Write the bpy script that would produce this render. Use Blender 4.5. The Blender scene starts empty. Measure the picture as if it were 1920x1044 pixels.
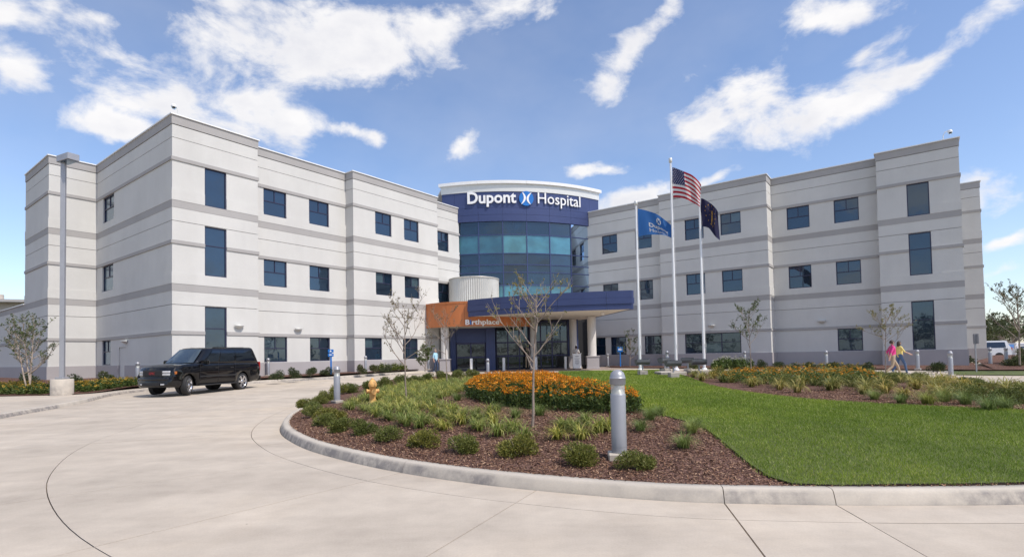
import bpy, bmesh, math, random
import numpy as np
from math import sin, cos, pi, radians, sqrt, atan2, hypot
from mathutils import Vector, Matrix, Euler
from mathutils.geometry import delaunay_2d_cdt

scene = bpy.context.scene
COL = scene.collection
random.seed(7)
EYE = 1.45

# ------------------------------------------------------------------ camera
cam = bpy.data.cameras.new('camera'); camo = bpy.data.objects.new('camera', cam); COL.objects.link(camo)
cam.sensor_width = 36; cam.lens = 1002.6 / 1920 * 36; cam.shift_y = 112.62 / 1920
cam.clip_start = .05; cam.clip_end = 4000
camo.matrix_world = Matrix.Translation((0, 0, EYE)) @ Matrix.Rotation(radians(90 + 1.758), 4, 'X') @ Matrix.Rotation(radians(-1.099), 4, 'Z')
scene.camera = camo
scene.view_settings.view_transform = 'Standard'; scene.view_settings.look = 'None'
scene.view_settings.exposure = 0.34; scene.view_settings.gamma = 1

# ------------------------------------------------------------------ sun and sky
SUN_AZ = (0.79, -0.613); SUN_EL = radians(54)
S = Vector((SUN_AZ[0]*cos(SUN_EL), SUN_AZ[1]*cos(SUN_EL), sin(SUN_EL))).normalized()
sl = bpy.data.lights.new('sun', 'SUN'); sl.energy = 3.1; sl.angle = radians(.55); sl.color = (1, .93, .835)
so = bpy.data.objects.new('sun', sl); COL.objects.link(so); so.rotation_euler = S.to_track_quat('Z', 'Y').to_euler()
so.location = (20, -20, 40)

world = bpy.data.worlds.new('World'); scene.world = world; world.use_nodes = True
def build_world():
    nt = world.node_tree; N = nt.nodes; L = nt.links; N.clear()
    def nd(t, **k):
        n = N.new(t)
        for a, b in k.items(): setattr(n, a, b)
        return n
    def val(s, x):
        if hasattr(x, 'links'): L.new(x, s)
        else: s.default_value = x
    def M(op, a, b=None, c=None, clamp=False):
        n = nd('ShaderNodeMath', operation=op, use_clamp=clamp); val(n.inputs[0], a)
        if b is not None: val(n.inputs[1], b)
        if c is not None: val(n.inputs[2], c)
        return n.outputs[0]
    out = nd('ShaderNodeOutputWorld'); bg = nd('ShaderNodeBackground'); bg.inputs[1].default_value = .15
    sky = nd('ShaderNodeTexSky', sky_type='NISHITA', sun_disc=False)
    sky.sun_elevation = SUN_EL; sky.sun_rotation = atan2(S.x, S.y); sky.air_density = 1.0; sky.dust_density = .8; sky.ozone_density = 1.6; sky.altitude = 200
    tc = nd('ShaderNodeTexCoord'); sp = nd('ShaderNodeSeparateXYZ'); L.new(tc.outputs['Generated'], sp.inputs[0])
    x, y, z = sp.outputs
    az = M('ARCTAN2', x, y); el = M('ARCSINE', z)
    # clouds live on the dome: azimuth / elevation in degrees
    cv = nd('ShaderNodeCombineXYZ'); L.new(M('MULTIPLY', az, 57.2958), cv.inputs[0]); L.new(M('MULTIPLY', el, 57.2958), cv.inputs[1])
    wn = nd('ShaderNodeTexNoise'); wn.inputs['Scale'].default_value = 5; wn.inputs['Detail'].default_value = 4; L.new(tc.outputs['Generated'], wn.inputs[0])
    wv = nd('ShaderNodeVectorMath', operation='MULTIPLY_ADD'); L.new(wn.outputs['Color'], wv.inputs[0]); wv.inputs[1].default_value = (13, 7, 0); wv.inputs[2].default_value = (-6.5, -3.5, 0)
    wa = nd('ShaderNodeVectorMath', operation='ADD'); L.new(cv.outputs[0], wa.inputs[0]); L.new(wv.outputs[0], wa.inputs[1]); cv = wa
    # domain for noise: dome direction stretched so clouds read flatter
    mp = nd('ShaderNodeMapping'); L.new(tc.outputs['Generated'], mp.inputs[0]); mp.inputs['Scale'].default_value = (1, 1, 1.7)
    n1 = nd('ShaderNodeTexNoise'); n1.inputs['Scale'].default_value = 7.5; n1.inputs['Detail'].default_value = 10; n1.inputs['Roughness'].default_value = .62; n1.inputs['Distortion'].default_value = .25
    L.new(mp.outputs[0], n1.inputs[0])
    n2 = nd('ShaderNodeTexNoise'); n2.inputs['Scale'].default_value = 2.6; n2.inputs['Detail'].default_value = 5; n2.inputs['Roughness'].default_value = .55
    L.new(mp.outputs[0], n2.inputs[0])
    blobs = CLOUDS
    acc = None
    for (a, e, ra, re_, rot, w) in blobs:
        m = nd('ShaderNodeMapping', vector_type='TEXTURE'); L.new(cv.outputs[0], m.inputs[0])
        m.inputs['Location'].default_value = (a, e, 0); m.inputs['Rotation'].default_value = (0, 0, radians(rot)); m.inputs['Scale'].default_value = (ra, re_, 1)
        ln = nd('ShaderNodeVectorMath', operation='LENGTH'); L.new(m.outputs[0], ln.inputs[0])
        v = M('MULTIPLY', M('SUBTRACT', 1.0, ln.outputs['Value']), w)
        acc = v if acc is None else M('SMOOTH_MAX', acc, v, .25)
    # the rest of the sky: same kind of scattered clouds
    gen = M('MULTIPLY', M('SUBTRACT', n2.outputs[0], .53), 4.5)
    side = M('SMOOTHSTEP', 46, 62, M('MULTIPLY', M('ABSOLUTE', az), 57.2958)) if False else None
    mr = nd('ShaderNodeMapRange', interpolation_type='SMOOTHSTEP'); L.new(M('MULTIPLY', M('ABSOLUTE', az), 57.2958), mr.inputs[0])
    mr.inputs[1].default_value = 45; mr.inputs[2].default_value = 60
    mr2 = nd('ShaderNodeMapRange', interpolation_type='SMOOTHSTEP'); L.new(M('MULTIPLY', el, 57.2958), mr2.inputs[0]); mr2.inputs[1].default_value = 33; mr2.inputs[2].default_value = 45
    k = M('MAXIMUM', mr.outputs[0], mr2.outputs[0])
    gen2 = M('SUBTRACT', M('MULTIPLY', M('ADD', gen, 2), k), 2)
    acc = M('SMOOTH_MAX', acc, gen2, .2)
    # noise eats into the blobs, detail shapes the rim
    fluff = M('MULTIPLY', M('SUBTRACT', n1.outputs[0], .5), 4.6)
    dens = M('ADD', M('MAXIMUM', acc, -1.2), fluff)
    al = nd('ShaderNodeMapRange', interpolation_type='SMOOTHSTEP'); L.new(dens, al.inputs[0]); al.inputs[1].default_value = -.25; al.inputs[2].default_value = .85
    alpha = M('MULTIPLY', al.outputs[0], .97)
    # thin cirrus veil
    ve = nd('ShaderNodeMapRange'); L.new(n2.outputs[0], ve.inputs[0]); ve.inputs[1].default_value = .45; ve.inputs[2].default_value = .8; ve.inputs[4].default_value = .16
    alpha = M('MAXIMUM', alpha, ve.outputs[0])
    lo = nd('ShaderNodeMapRange'); L.new(el, lo.inputs[0]); lo.inputs[1].default_value = 0.0; lo.inputs[2].default_value = .05
    alpha = M('MULTIPLY', alpha, lo.outputs[0])
    # lit tops, greyer thick bellies
    n3 = nd('ShaderNodeTexNoise'); n3.inputs['Scale'].default_value = 9; n3.inputs['Detail'].default_value = 6; n3.inputs['Roughness'].default_value = .55
    mp3 = nd('ShaderNodeMapping'); L.new(tc.outputs['Generated'], mp3.inputs[0]); mp3.inputs['Location'].default_value = (3, 1, .06); mp3.inputs['Scale'].default_value = (1, 1, 1.9); L.new(mp3.outputs[0], n3.inputs[0])
    shd = M('MULTIPLY', M('SUBTRACT', n3.outputs[0], .36), M('ADD', dens, .1), clamp=True)
    cr = nd('ShaderNodeValToRGB'); L.new(shd, cr.inputs[0])
    cr.color_ramp.elements[0].position = 0; cr.color_ramp.elements[0].color = (1, .985, .985, 1)
    cr.color_ramp.elements[1].position = .55; cr.color_ramp.elements[1].color = (.74, .75, .82, 1)
    br = nd('ShaderNodeVectorMath', operation='SCALE'); L.new(cr.outputs[0], br.inputs[0]); br.inputs['Scale'].default_value = 5.3
    mx = nd('ShaderNodeMix', data_type='RGBA'); L.new(alpha, mx.inputs[0]); ti = nd('ShaderNodeMix', data_type='RGBA', blend_type='MULTIPLY'); ti.inputs[0].default_value = 1; L.new(sky.outputs[0], ti.inputs[6]); ti.inputs[7].default_value = (1.0, .985, 1.04, 1); L.new(ti.outputs[2], mx.inputs[6]); L.new(br.outputs[0], mx.inputs[7])
    L.new(mx.outputs[2], bg.inputs[0]); L.new(bg.outputs[0], out.inputs[0])
# (azimuth deg, elevation deg, half width, half height, tilt, weight)
CLOUDS = [
    (-17.4, 29.2, 13.1, 3.7, 12, 1.25),
    (-26.0, 24.4, 7.0, 3.3, 10, 1.15),
    (-6.9, 32.1, 10.2, 2.3, 10, 1.1),
    (-22.1, 22.8, 3.7, 1.8, 0, 1.1),
    (-30.9, 23.3, 4.3, 2.6, 0, 0.65),
    (-42.5, 21.1, 3.2, 1.8, -8, 1.25),
    (-36.3, 19.3, 2.8, 1.2, 5, 1.1),
    (-42.6, 24.9, 2.1, 0.9, 0, 0.6),
    (-36.1, 26.7, 1.5, 0.8, 15, 0.55),
    (-39.1, 26.5, 1.1, 0.9, 0, 0.4),
    (-16.5, 21.6, 1.6, 0.8, 0, 0.8),
    (15.1, 29.4, 5.1, 1.7, 38, 1),
    (31.9, 28.1, 4.2, 1.6, 5, 1.1),
    (23.9, 23.6, 4.6, 2.5, 5, 1.15),
    (31.6, 21.6, 8.0, 2.2, 12, 1.2),
    (38.7, 23.1, 5.7, 1.4, 22, 1.1),
    (19.9, 22.4, 2.8, 2.8, 0, 0.85),
    (42.6, 12.2, 2.8, 1.9, 8, 1.3),
    (42.9, 7.6, 1.8, 0.5, 6, 0.95),
    (42.1, 5.2, 1.3, 0.6, 0, 0.6),
    (8.6, 18.5, 3.3, 0.9, 8, 1.2),
    (12.8, 15.8, 4.1, 1.2, 14, 1.3),
    (21.0, 16.5, 2.1, 0.5, 5, 0.9),
    (-4.8, 20.4, 1.7, 0.9, 35, 0.45),
    (-28.3, 26.8, 2.7, 1.7, 0, 0.5),
    (-14.7, 30.9, 10.8, 2.5, 0, 1.2),
    (-27.3, 31.0, 2.8, 1.0, 0, 0.8),
    (35.0, 25.4, 2.3, 1.0, 20, 0.8),
]
build_world()

# ------------------------------------------------------------------ helpers
def sstep(a, b, t):
    t = min(1, max(0, (t-a)/(b-a))); return t*t*(3-2*t)
def road(x, y): return .28*sstep(16, 36, y)
def tag(o, label=None, cat=None, group=None, kind=None):
    if label: o['label'] = label
    if cat: o['category'] = cat
    if group: o['group'] = group
    if kind: o['kind'] = kind
    return o
def empty(name, loc=(0, 0, 0), rz=0, label=None, cat=None, group=None):
    o = bpy.data.objects.new(name, None); COL.objects.link(o); o.location = loc; o.rotation_euler = (0, 0, rz); o.empty_display_size = .2
    return tag(o, label, cat, group)
def link(name, me, parent=None, loc=None, rz=None, scale=None):
    o = bpy.data.objects.new(name, me); COL.objects.link(o); o.parent = parent
    if loc is not None: o.location = loc
    if rz is not None: o.rotation_euler = (0, 0, rz)
    if scale is not None: o.scale = (scale,)*3 if not hasattr(scale, '__len__') else scale
    return o
def copy_tree(o, parent=None):
    c = o.copy(); COL.objects.link(c); c.parent = parent
    for ch in list(o.children): copy_tree(ch, c)
    return c

class MB:
    """collects verts / faces, builds one mesh object"""
    def __init__(s): s.v = []; s.f = []; s.m = []; s.sm = []
    def add(s, vs, fs, m=0, smooth=False):
        o = len(s.v); s.v += [tuple(p) for p in vs]
        for f in fs: s.f.append(tuple(i+o for i in f)); s.m.append(m); s.sm.append(smooth)
        return s
    def box(s, c, d, m=0, rz=0, M=None):
        x, y, z = (q/2 for q in d); vs = [Vector((a*x, b*y, e*z)) for e in (-1, 1) for b in (-1, 1) for a in (-1, 1)]
        R = M if M else Matrix.Rotation(rz, 3, 'Z'); c = Vector(c)
        return s.add([R @ v+c for v in vs], [(0, 2, 3, 1), (4, 5, 7, 6), (0, 1, 5, 4), (2, 6, 7, 3), (0, 4, 6, 2), (1, 3, 7, 5)], m)
    def bevbox(s, c, d, b=.02, m=0, rz=0, seg=1):
        bm = bmesh.new(); bmesh.ops.create_cube(bm, size=1); bmesh.ops.scale(bm, vec=d, verts=bm.verts)
        bmesh.ops.bevel(bm, geom=bm.edges[:], offset=b, segments=seg, affect='EDGES', profile=.5)
        R = Matrix.Rotation(rz, 3, 'Z'); c = Vector(c); bm.verts.index_update()
        s.add([R @ v.co+c for v in bm.verts], [[v.index for v in f.verts] for f in bm.faces], m); bm.free(); return s
    def prism(s, poly, z0, z1, m=0):
        n = len(poly); z0 = z0 if hasattr(z0, '__len__') else [z0]*n; z1 = z1 if hasattr(z1, '__len__') else [z1]*n
        vs = [(p[0], p[1], z0[i]) for i, p in enumerate(poly)]+[(p[0], p[1], z1[i]) for i, p in enumerate(poly)]
        area = sum(poly[i][0]*poly[(i+1) % n][1]-poly[(i+1) % n][0]*poly[i][1] for i in range(n))
        up = list(range(n, 2*n)); dn = list(range(n))[::-1]; sd = [(i, (i+1) % n, n+(i+1) % n, n+i) for i in range(n)]
        if area < 0: up = up[::-1]; dn = dn[::-1]; sd = [q[::-1] for q in sd]
        return s.add(vs, [up, dn]+sd, m)
    def tube(s, pts, rs, n=8, m=0, cap=True, smooth=True):
        pts = [Vector(p) for p in pts]; rs = rs if hasattr(rs, '__len__') else [rs]*len(pts); vs = []; fs = []
        ref = None
        for i, p in enumerate(pts):
            t = (pts[min(i+1, len(pts)-1)]-pts[max(i-1, 0)]).normalized()
            if ref is None: ref = Vector((1, 0, 0)) if abs(t.x) < .9 else Vector((0, 1, 0))
            a = t.cross(ref).normalized(); b = t.cross(a).normalized(); ref = -b if False else ref
            for k in range(n):
                g = 2*pi*k/n; vs.append(p+(a*cos(g)+b*sin(g))*rs[i])
        for i in range(len(pts)-1):
            for k in range(n): fs.append((i*n+k, i*n+(k+1) % n, (i+1)*n+(k+1) % n, (i+1)*n+k))
        s.add(vs, fs, m, smooth)
        if cap:
            s.add(vs[:n], [tuple(range(n))], m); s.add(vs[-n:], [tuple(range(n))[::-1]], m)
        return s
    def lathe(s, prof, c=(0, 0, 0), n=20, m=0, smooth=True):
        vs = []; fs = []
        for r, z in prof:
            for k in range(n): g = 2*pi*k/n; vs.append((c[0]+r*cos(g), c[1]+r*sin(g), c[2]+z))
        for i in range(len(prof)-1):
            for k in range(n): fs.append((i*n+k, i*n+(k+1) % n, (i+1)*n+(k+1) % n, (i+1)*n+k))
        return s.add(vs, fs, m, smooth)
    def mesh(s, mats, name='mesh'):
        me = bpy.data.meshes.new(name); me.from_pydata(s.v, [], s.f)
        for m in (mats if isinstance(mats, (list, tuple)) else [mats]): me.materials.append(m)
        me.polygons.foreach_set('material_index', s.m); me.polygons.foreach_set('use_smooth', s.sm)
        me.update(); return me
    def build(s, name, mats, parent=None, loc=None, rz=None): return link(name, s.mesh(mats, name), parent, loc, rz)

def soup(V, F, mat, name, midx=None, smooth=False):
    """big numpy triangle or quad mesh"""
    me = bpy.data.meshes.new(name); V = np.asarray(V, np.float32).reshape(-1, 3); F = np.asarray(F, np.int32); k = F.shape[1]
    me.vertices.add(len(V)); me.vertices.foreach_set('co', V.ravel())
    me.loops.add(F.size); me.loops.foreach_set('vertex_index', F.ravel())
    me.polygons.add(len(F)); me.polygons.foreach_set('loop_start', np.arange(0, F.size, k, dtype=np.int32))
    if midx is not None: me.polygons.foreach_set('material_index', np.asarray(midx, np.int32))
    if smooth: me.polygons.foreach_set('use_smooth', np.ones(len(F), bool))
    for m in (mat if isinstance(mat, (list, tuple)) else [mat]): me.materials.append(m)
    me.update(calc_edges=True); return me

# ------------------------------------------------------------------ materials
def srgb(r, g, b):
    f = lambda c: (c/255/12.92 if c/255 <= .04045 else ((c/255+.055)/1.055)**2.4)
    return (f(r), f(g), f(b), 1)
class Nodes:
    def __init__(s, name):
        s.m = bpy.data.materials.new(name); s.m.use_nodes = True; s.t = s.m.node_tree; s.N = s.t.nodes; s.L = s.t.links
        s.b = s.N['Principled BSDF']; s.tc = None
    def n(s, t, **k):
        x = s.N.new(t)
        for a, b in k.items(): setattr(x, a, b)
        return x
    def co(s, which='Object'):
        if not s.tc: s.tc = s.n('ShaderNodeTexCoord')
        return s.tc.outputs[which]
    def noise(s, scale, detail=4, rough=.55, vec=None, stretch=None):
        x = s.n('ShaderNodeTexNoise'); x.inputs['Scale'].default_value = scale; x.inputs['Detail'].default_value = detail; x.inputs['Roughness'].default_value = rough
        v = vec or s.co()
        if stretch:
            mp = s.n('ShaderNodeMapping'); mp.inputs['Scale'].default_value = stretch; s.L.new(v, mp.inputs[0]); v = mp.outputs[0]
        s.L.new(v, x.inputs[0]); return x.outputs[0]
    def ramp(s, fac, stops):
        x = s.n('ShaderNodeValToRGB'); s.L.new(fac, x.inputs[0]); e = x.color_ramp.elements
        while len(e) < len(stops): e.new(.5)
        for q, (p, c) in zip(e, stops): q.position = p; q.color = c if len(c) == 4 else (*c, 1)
        return x.outputs[0]
    def mix(s, fac, a, b, mode='MIX'):
        x = s.n('ShaderNodeMix', data_type='RGBA', blend_type=mode)
        for i, q in ((0, fac), (6, a), (7, b)):
            if hasattr(q, 'links'): s.L.new(q, x.inputs[i])
            else: x.inputs[i].default_value = q
        return x.outputs[2]
    def bump(s, h, strength=.3, dist=.01):
        x = s.n('ShaderNodeBump'); x.inputs['Strength'].default_value = strength; x.inputs['Distance'].default_value = dist
        s.L.new(h, x.inputs['Height']); s.L.new(x.outputs[0], s.b.inputs['Normal']); return x
    def set(s, **k):
        for a, v in k.items():
            i = s.b.inputs[a.replace('_', ' ')]
            if hasattr(v, 'links'): s.L.new(v, i)
            else: i.default_value = v
        return s.m
def sc(c, k): return (c[0]*k, c[1]*k, c[2]*k, 1)

def plain(name, c, rough=.5, metal=0, var=.12, scale=3, bump=0, bscale=60, **kw):
    s = Nodes(name); n = s.noise(scale, 5, .6)
    col = s.ramp(n, [(.3, sc(c, 1-var)), (.7, sc(c, 1+var))])
    if bump: s.bump(s.noise(bscale, 3), bump, .004)
    return s.set(Base_Color=col, Roughness=rough, Metallic=metal, **kw)
def leafy(name, cols, rough=.5, trans=.25, hue_obj=.0):
    """foliage: colour differs leaf by leaf and plant by plant"""
    s = Nodes(name); g = s.n('ShaderNodeNewGeometry'); k = len(cols)
    col = s.ramp(g.outputs['Random Per Island'], [(i/max(1, k-1), c) for i, c in enumerate(cols)])
    oi = s.n('ShaderNodeObjectInfo')
    br = s.ramp(oi.outputs['Random'], [(0, (.70, .76, .72)), (.5, (1, 1, 1)), (1, (1.25, 1.08, .85))])
    col = s.mix(1.0, col, br, 'MULTIPLY')
    s.set(Base_Color=col, Roughness=rough, Specular_IOR_Level=.35)
    tr = s.n('ShaderNodeBsdfTranslucent'); s.L.new(col, tr.inputs[0]); mx = s.n('ShaderNodeMixShader'); mx.inputs[0].default_value = trans
    out = s.N['Material Output']; s.L.new(s.b.outputs[0], mx.inputs[1]); s.L.new(tr.outputs[0], mx.inputs[2]); s.L.new(mx.outputs[0], out.inputs[0])
    return s.m

MAT = {}
def stucco(name, c):
    s = Nodes(name)
    big = s.noise(.35, 6, .62); streak = s.noise(1.4, 5, .6, stretch=(1, 1, .12)); fine = s.noise(28, 4, .7)
    col = s.ramp(big, [(.3, sc(c, .93)), (.7, sc(c, 1.04))])
    col = s.mix(.35, col, s.ramp(streak, [(.35, (.93, .925, .92)), (.6, (1.01, 1.01, 1.01))]), 'MULTIPLY')
    col = s.mix(.3, col, s.ramp(fine, [(.3, (.82, .82, .82)), (.7, (1.08, 1.08, 1.08))]), 'MULTIPLY')
    s.bump(s.noise(90, 4, .7), .35, .006)
    return s.set(Base_Color=col, Roughness=.88, Specular_IOR_Level=.25)
MAT['white'] = stucco('stucco_white', (.615, .605, .58, 1))
MAT['band'] = stucco('stucco_grey_band', (.40, .385, .375, 1))
MAT['base'] = stucco('stucco_grey_base', (.40, .375, .38, 1))
MAT['core'] = plain('joint_backing', (.42, .41, .41, 1), .9)
MAT['coping'] = plain('white_metal_coping', (.8, .8, .79, 1), .35, var=.04)
MAT['roof'] = plain('roof_membrane', (.45, .45, .45, 1), .9)
def glass(name, c, refl=.5, rough=.02, wav=.6):
    s = Nodes(name)
    oi = s.n('ShaderNodeObjectInfo')
    var = s.ramp(oi.outputs['Random'], [(0, sc(c, .55)), (.5, c), (1, sc(c, 1.5))])
    n = s.noise(1.3, 3, .5); col = s.mix(.5, var, s.ramp(n, [(.35, (.5, .5, .5)), (.65, (1.25, 1.25, 1.25))]), 'MULTIPLY')
    s.set(Base_Color=col, Roughness=.25, Specular_IOR_Level=.2)
    gl = s.n('ShaderNodeBsdfGlossy'); gl.inputs['Roughness'].default_value = rough; gl.inputs['Color'].default_value = (.55, .70, .86, 1)
    bp = s.n('ShaderNodeBump'); bp.inputs['Strength'].default_value = wav*.12; bp.inputs['Distance'].default_value = .05; s.L.new(s.noise(.9, 2), bp.inputs['Height']); s.L.new(bp.outputs[0], gl.inputs['Normal'])
    fr = s.n('ShaderNodeFresnel'); fr.inputs[0].default_value = 1.6
    ma = s.n('ShaderNodeMath', operation='ADD', use_clamp=True); ma.inputs[1].default_value = refl; s.L.new(fr.outputs[0], ma.inputs[0])
    mx = s.n('ShaderNodeMixShader'); s.L.new(ma.outputs[0], mx.inputs[0]); s.L.new(s.b.outputs[0], mx.inputs[1]); s.L.new(gl.outputs[0], mx.inputs[2])
    s.L.new(mx.outputs[0], s.N['Material Output'].inputs[0]); return s.m
MAT['glass'] = glass('tinted_window_glass', (.006, .017, .034, 1), .06)
MAT['glass_blind'] = glass('blind_behind_glass', (.05, .085, .10, 1), .05)
MAT['glass_dark'] = glass('dark_glazing', (.008, .009, .013, 1), .03)
MAT['glass_cw'] = glass('curtain_wall_glass', (.007, .020, .038, 1), .03)
MAT['glass_teal'] = glass('teal_spandrel_glass', (.04, .15, .185, 1), .06)
MAT['frame'] = plain('navy_window_frame', (.035, .036, .075, 1), .4, .3)
MAT['navy'] = plain('navy_metal_panel', (.047, .066, .165, 1), .42, .25, var=.06, scale=.6)
MAT['navy_dark'] = plain('navy_door_frame', (.035, .036, .095, 1), .4, .3)
MAT['orange'] = plain('copper_orange_panel', (.52, .17, .055, 1), .45, .15, var=.09, scale=.9)
MAT['cornice'] = plain('cornice_metal', (.66, .66, .63, 1), .4, .2, var=.04)
MAT['letter'] = plain('white_letter', (.85, .85, .85, 1), .4, var=.02)
MAT['blue'] = plain('sign_blue', (.012, .16, .52, 1), .35, var=.04)
MAT['corr'] = plain('corrugated_silver', (.56, .55, .52, 1), .4, .35, var=.05)
MAT['column'] = plain('column_plaster', (.66, .63, .60, 1), .8, var=.04)
MAT['soffit'] = plain('soffit_plaster', (.72, .68, .60, 1), .85, var=.03)
MAT['steel'] = plain('grey_painted_steel', (.34, .345, .37, 1), .42, .35, var=.05)
MAT['white_paint'] = plain('white_paint', (.78, .77, .76, 1), .4, var=.03)
MAT['chrome'] = plain('polished_metal', (.75, .75, .76, 1), .12, 1, var=.03)
MAT['dark'] = plain('dark_interior', (.010, .010, .012, 1), .7)
MAT['black'] = plain('black_rubber', (.016, .016, .017, 1), .75, bump=.2)
def conc(name, c, crack=True):
    s = Nodes(name); P = s.n('ShaderNodeNewGeometry').outputs['Position']
    a = s.noise(.23, 6, .62, P); b = s.noise(1.7, 6, .65, P); f = s.noise(55, 3, .7, P); st = s.noise(.8, 5, .6, P, stretch=(.25, 1.6, 1))
    col = s.ramp(a, [(.28, sc(c, .80)), (.5, c), (.72, sc((c[0]*1.03, c[1], c[2]*.95), 1.07))])
    col = s.mix(.55, col, s.ramp(b, [(.3, (.74, .73, .72)), (.68, (1.1, 1.1, 1.09))]), 'MULTIPLY')
    col = s.mix(.5, col, s.ramp(st, [(.36, (.83, .82, .82)), (.55, (1.02, 1.02, 1.02))]), 'MULTIPLY')
    col = s.mix(.35, col, s.ramp(f, [(.3, (.8, .8, .8)), (.7, (1.12, 1.12, 1.12))]), 'MULTIPLY')
    sp = s.noise(7, 2, .5, P); col = s.mix(1, col, s.ramp(sp, [(.215, (.55, .53, .5)), (.24, (1, 1, 1))]), 'MULTIPLY')
    oi = s.n('ShaderNodeObjectInfo'); col = s.mix(1, col, s.ramp(oi.outputs['Random'], [(0, (.95, .945, .94)), (1, (1.03, 1.03, 1.03))]), 'MULTIPLY')
    s.bump(s.noise(180, 3, .7, P), .25, .003)
    return s.set(Base_Color=col, Roughness=.86, Specular_IOR_Level=.3)
MAT['conc'] = conc('drive_concrete', (.51, .445, .37, 1))
MAT['kerb'] = None
def kerbmat():
    s = Nodes('kerb_concrete'); P = s.n('ShaderNodeNewGeometry').outputs['Position']
    c = (.51, .455, .385, 1); a = s.noise(.9, 5, .6, P); f = s.noise(60, 3, .7, P); t = s.noise(.38, 4, .55, P); t2 = s.noise(6, 4, .7, P)
    col = s.ramp(a, [(.3, sc(c, .84)), (.7, sc(c, 1.08))])
    col = s.mix(.35, col, s.ramp(f, [(.3, (.8, .8, .8)), (.7, (1.1, 1.1, 1.1))]), 'MULTIPLY')
    # tyre scuffs along the face
    nz = s.n('ShaderNodeSeparateXYZ'); s.L.new(s.n('ShaderNodeNewGeometry').outputs['Normal'], nz.inputs[0])
    m1 = s.n('ShaderNodeMapRange'); s.L.new(nz.outputs[2], m1.inputs[0]); m1.inputs[1].default_value = .92; m1.inputs[2].default_value = .45
    m2 = s.n('ShaderNodeMapRange'); s.L.new(t, m2.inputs[0]); m2.inputs[1].default_value = .43; m2.inputs[2].default_value = .53
    m3 = s.n('ShaderNodeMapRange'); s.L.new(t2, m3.inputs[0]); m3.inputs[1].default_value = .3; m3.inputs[2].default_value = .6
    q = s.n('ShaderNodeMath', operation='MULTIPLY'); s.L.new(m1.outputs[0], q.inputs[0]); s.L.new(m2.outputs[0], q.inputs[1])
    q2 = s.n('ShaderNodeMath', operation='MULTIPLY'); s.L.new(q.outputs[0], q2.inputs[0]); s.L.new(m3.outputs[0], q2.inputs[1])
    q3 = s.n('ShaderNodeMath', operation='MULTIPLY'); s.L.new(q2.outputs[0], q3.inputs[0]); q3.inputs[1].default_value = .7
    col = s.mix(q3.outputs[0], col, (.10, .095, .11, 1))
    s.bump(s.noise(120, 3, .7, P), .3, .004)
    return s.set(Base_Color=col, Roughness=.88)
MAT['kerb'] = kerbmat()
MAT['joint'] = plain('joint_filler', (.30, .25, .205, 1), .95)
def mulchmat():
    s = Nodes('bark_mulch'); P = s.n('ShaderNodeNewGeometry').outputs['Position']
    v = s.n('ShaderNodeTexVoronoi'); v.inputs['Scale'].default_value = 38; s.L.new(P, v.inputs[0])
    hv = s.n('ShaderNodeSeparateColor'); s.L.new(v.outputs['Color'], hv.inputs[0])
    col = s.ramp(hv.outputs[0], [(0, (.065, .036, .028)), (.5, (.14, .078, .060)), (1, (.24, .15, .118))])
    col = s.mix(.6, col, s.ramp(s.noise(.6, 4, .6, P), [(.3, (.65, .6, .6)), (.7, (1.25, 1.2, 1.2))]), 'MULTIPLY')
    s.bump(v.outputs['Distance'], .9, .03)
    return s.set(Base_Color=col, Roughness=.95, Specular_IOR_Level=.15)
MAT['mulch'] = mulchmat()
MAT['chip'] = leafy('bark_chips', [(.055, .03, .021, 1), (.135, .072, .048, 1), (.20, .118, .08, 1), (.38, .27, .20, 1)], .9, 0)
MAT['soil'] = plain('cut_soil_edge', (.03, .02, .014, 1), .95, bump=.6, bscale=40)
def grassmat():
    s = Nodes('lawn_base'); P = s.n('ShaderNodeNewGeometry').outputs['Position']
    col = s.ramp(s.noise(.8, 5, .6, P), [(.3, (.075, .095, .022)), (.7, (.11, .135, .035))])
    s.bump(s.noise(60, 3, .7, P), .6, .03)
    return s.set(Base_Color=col, Roughness=.9)
MAT['lawn'] = grassmat()
def blademat():
    s = Nodes('grass_blades'); g = s.n('ShaderNodeNewGeometry'); P = g.outputs['Position']
    col = s.ramp(g.outputs['Random Per Island'], [(0, (.12, .19, .015)), (.5, (.215, .305, .03)), (.85, (.31, .40, .06)), (1, (.52, .49, .20))])
    col = s.mix(.8, col, s.ramp(s.noise(.55, 5, .62, P, stretch=(1, .55, 1)), [(.3, (.58, .68, .55)), (.5, (1, 1, 1)), (.7, (1.35, 1.2, 1.1))]), 'MULTIPLY')
    col = s.mix(.65, col, s.ramp(s.noise(3.2, 3, .6, P), [(.3, (.75, .8, .75)), (.7, (1.2, 1.15, 1.15))]), 'MULTIPLY')
    s.set(Base_Color=col, Roughness=.5, Specular_IOR_Level=.3)
    tr = s.n('ShaderNodeBsdfTranslucent'); s.L.new(col, tr.inputs[0]); mx = s.n('ShaderNodeMixShader'); mx.inputs[0].default_value = .3
    s.L.new(s.b.outputs[0], mx.inputs[1]); s.L.new(tr.outputs[0], mx.inputs[2]); s.L.new(mx.outputs[0], s.N['Material Output'].inputs[0]); return s.m
MAT['blade'] = blademat()
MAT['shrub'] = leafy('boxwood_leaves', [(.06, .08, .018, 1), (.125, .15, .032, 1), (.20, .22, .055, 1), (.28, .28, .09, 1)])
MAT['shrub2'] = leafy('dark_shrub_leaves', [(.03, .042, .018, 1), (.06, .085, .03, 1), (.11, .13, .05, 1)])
MAT['lily'] = leafy('daylily_leaves', [(.10, .15, .03, 1), (.20, .255, .05, 1), (.34, .37, .09, 1), (.52, .50, .18, 1)], .45, .35)
MAT['lily2'] = leafy('yellowing_daylily_leaves', [(.14, .15, .035, 1), (.26, .26, .07, 1), (.38, .34, .10, 1), (.45, .36, .14, 1)], .5, .35)
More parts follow.
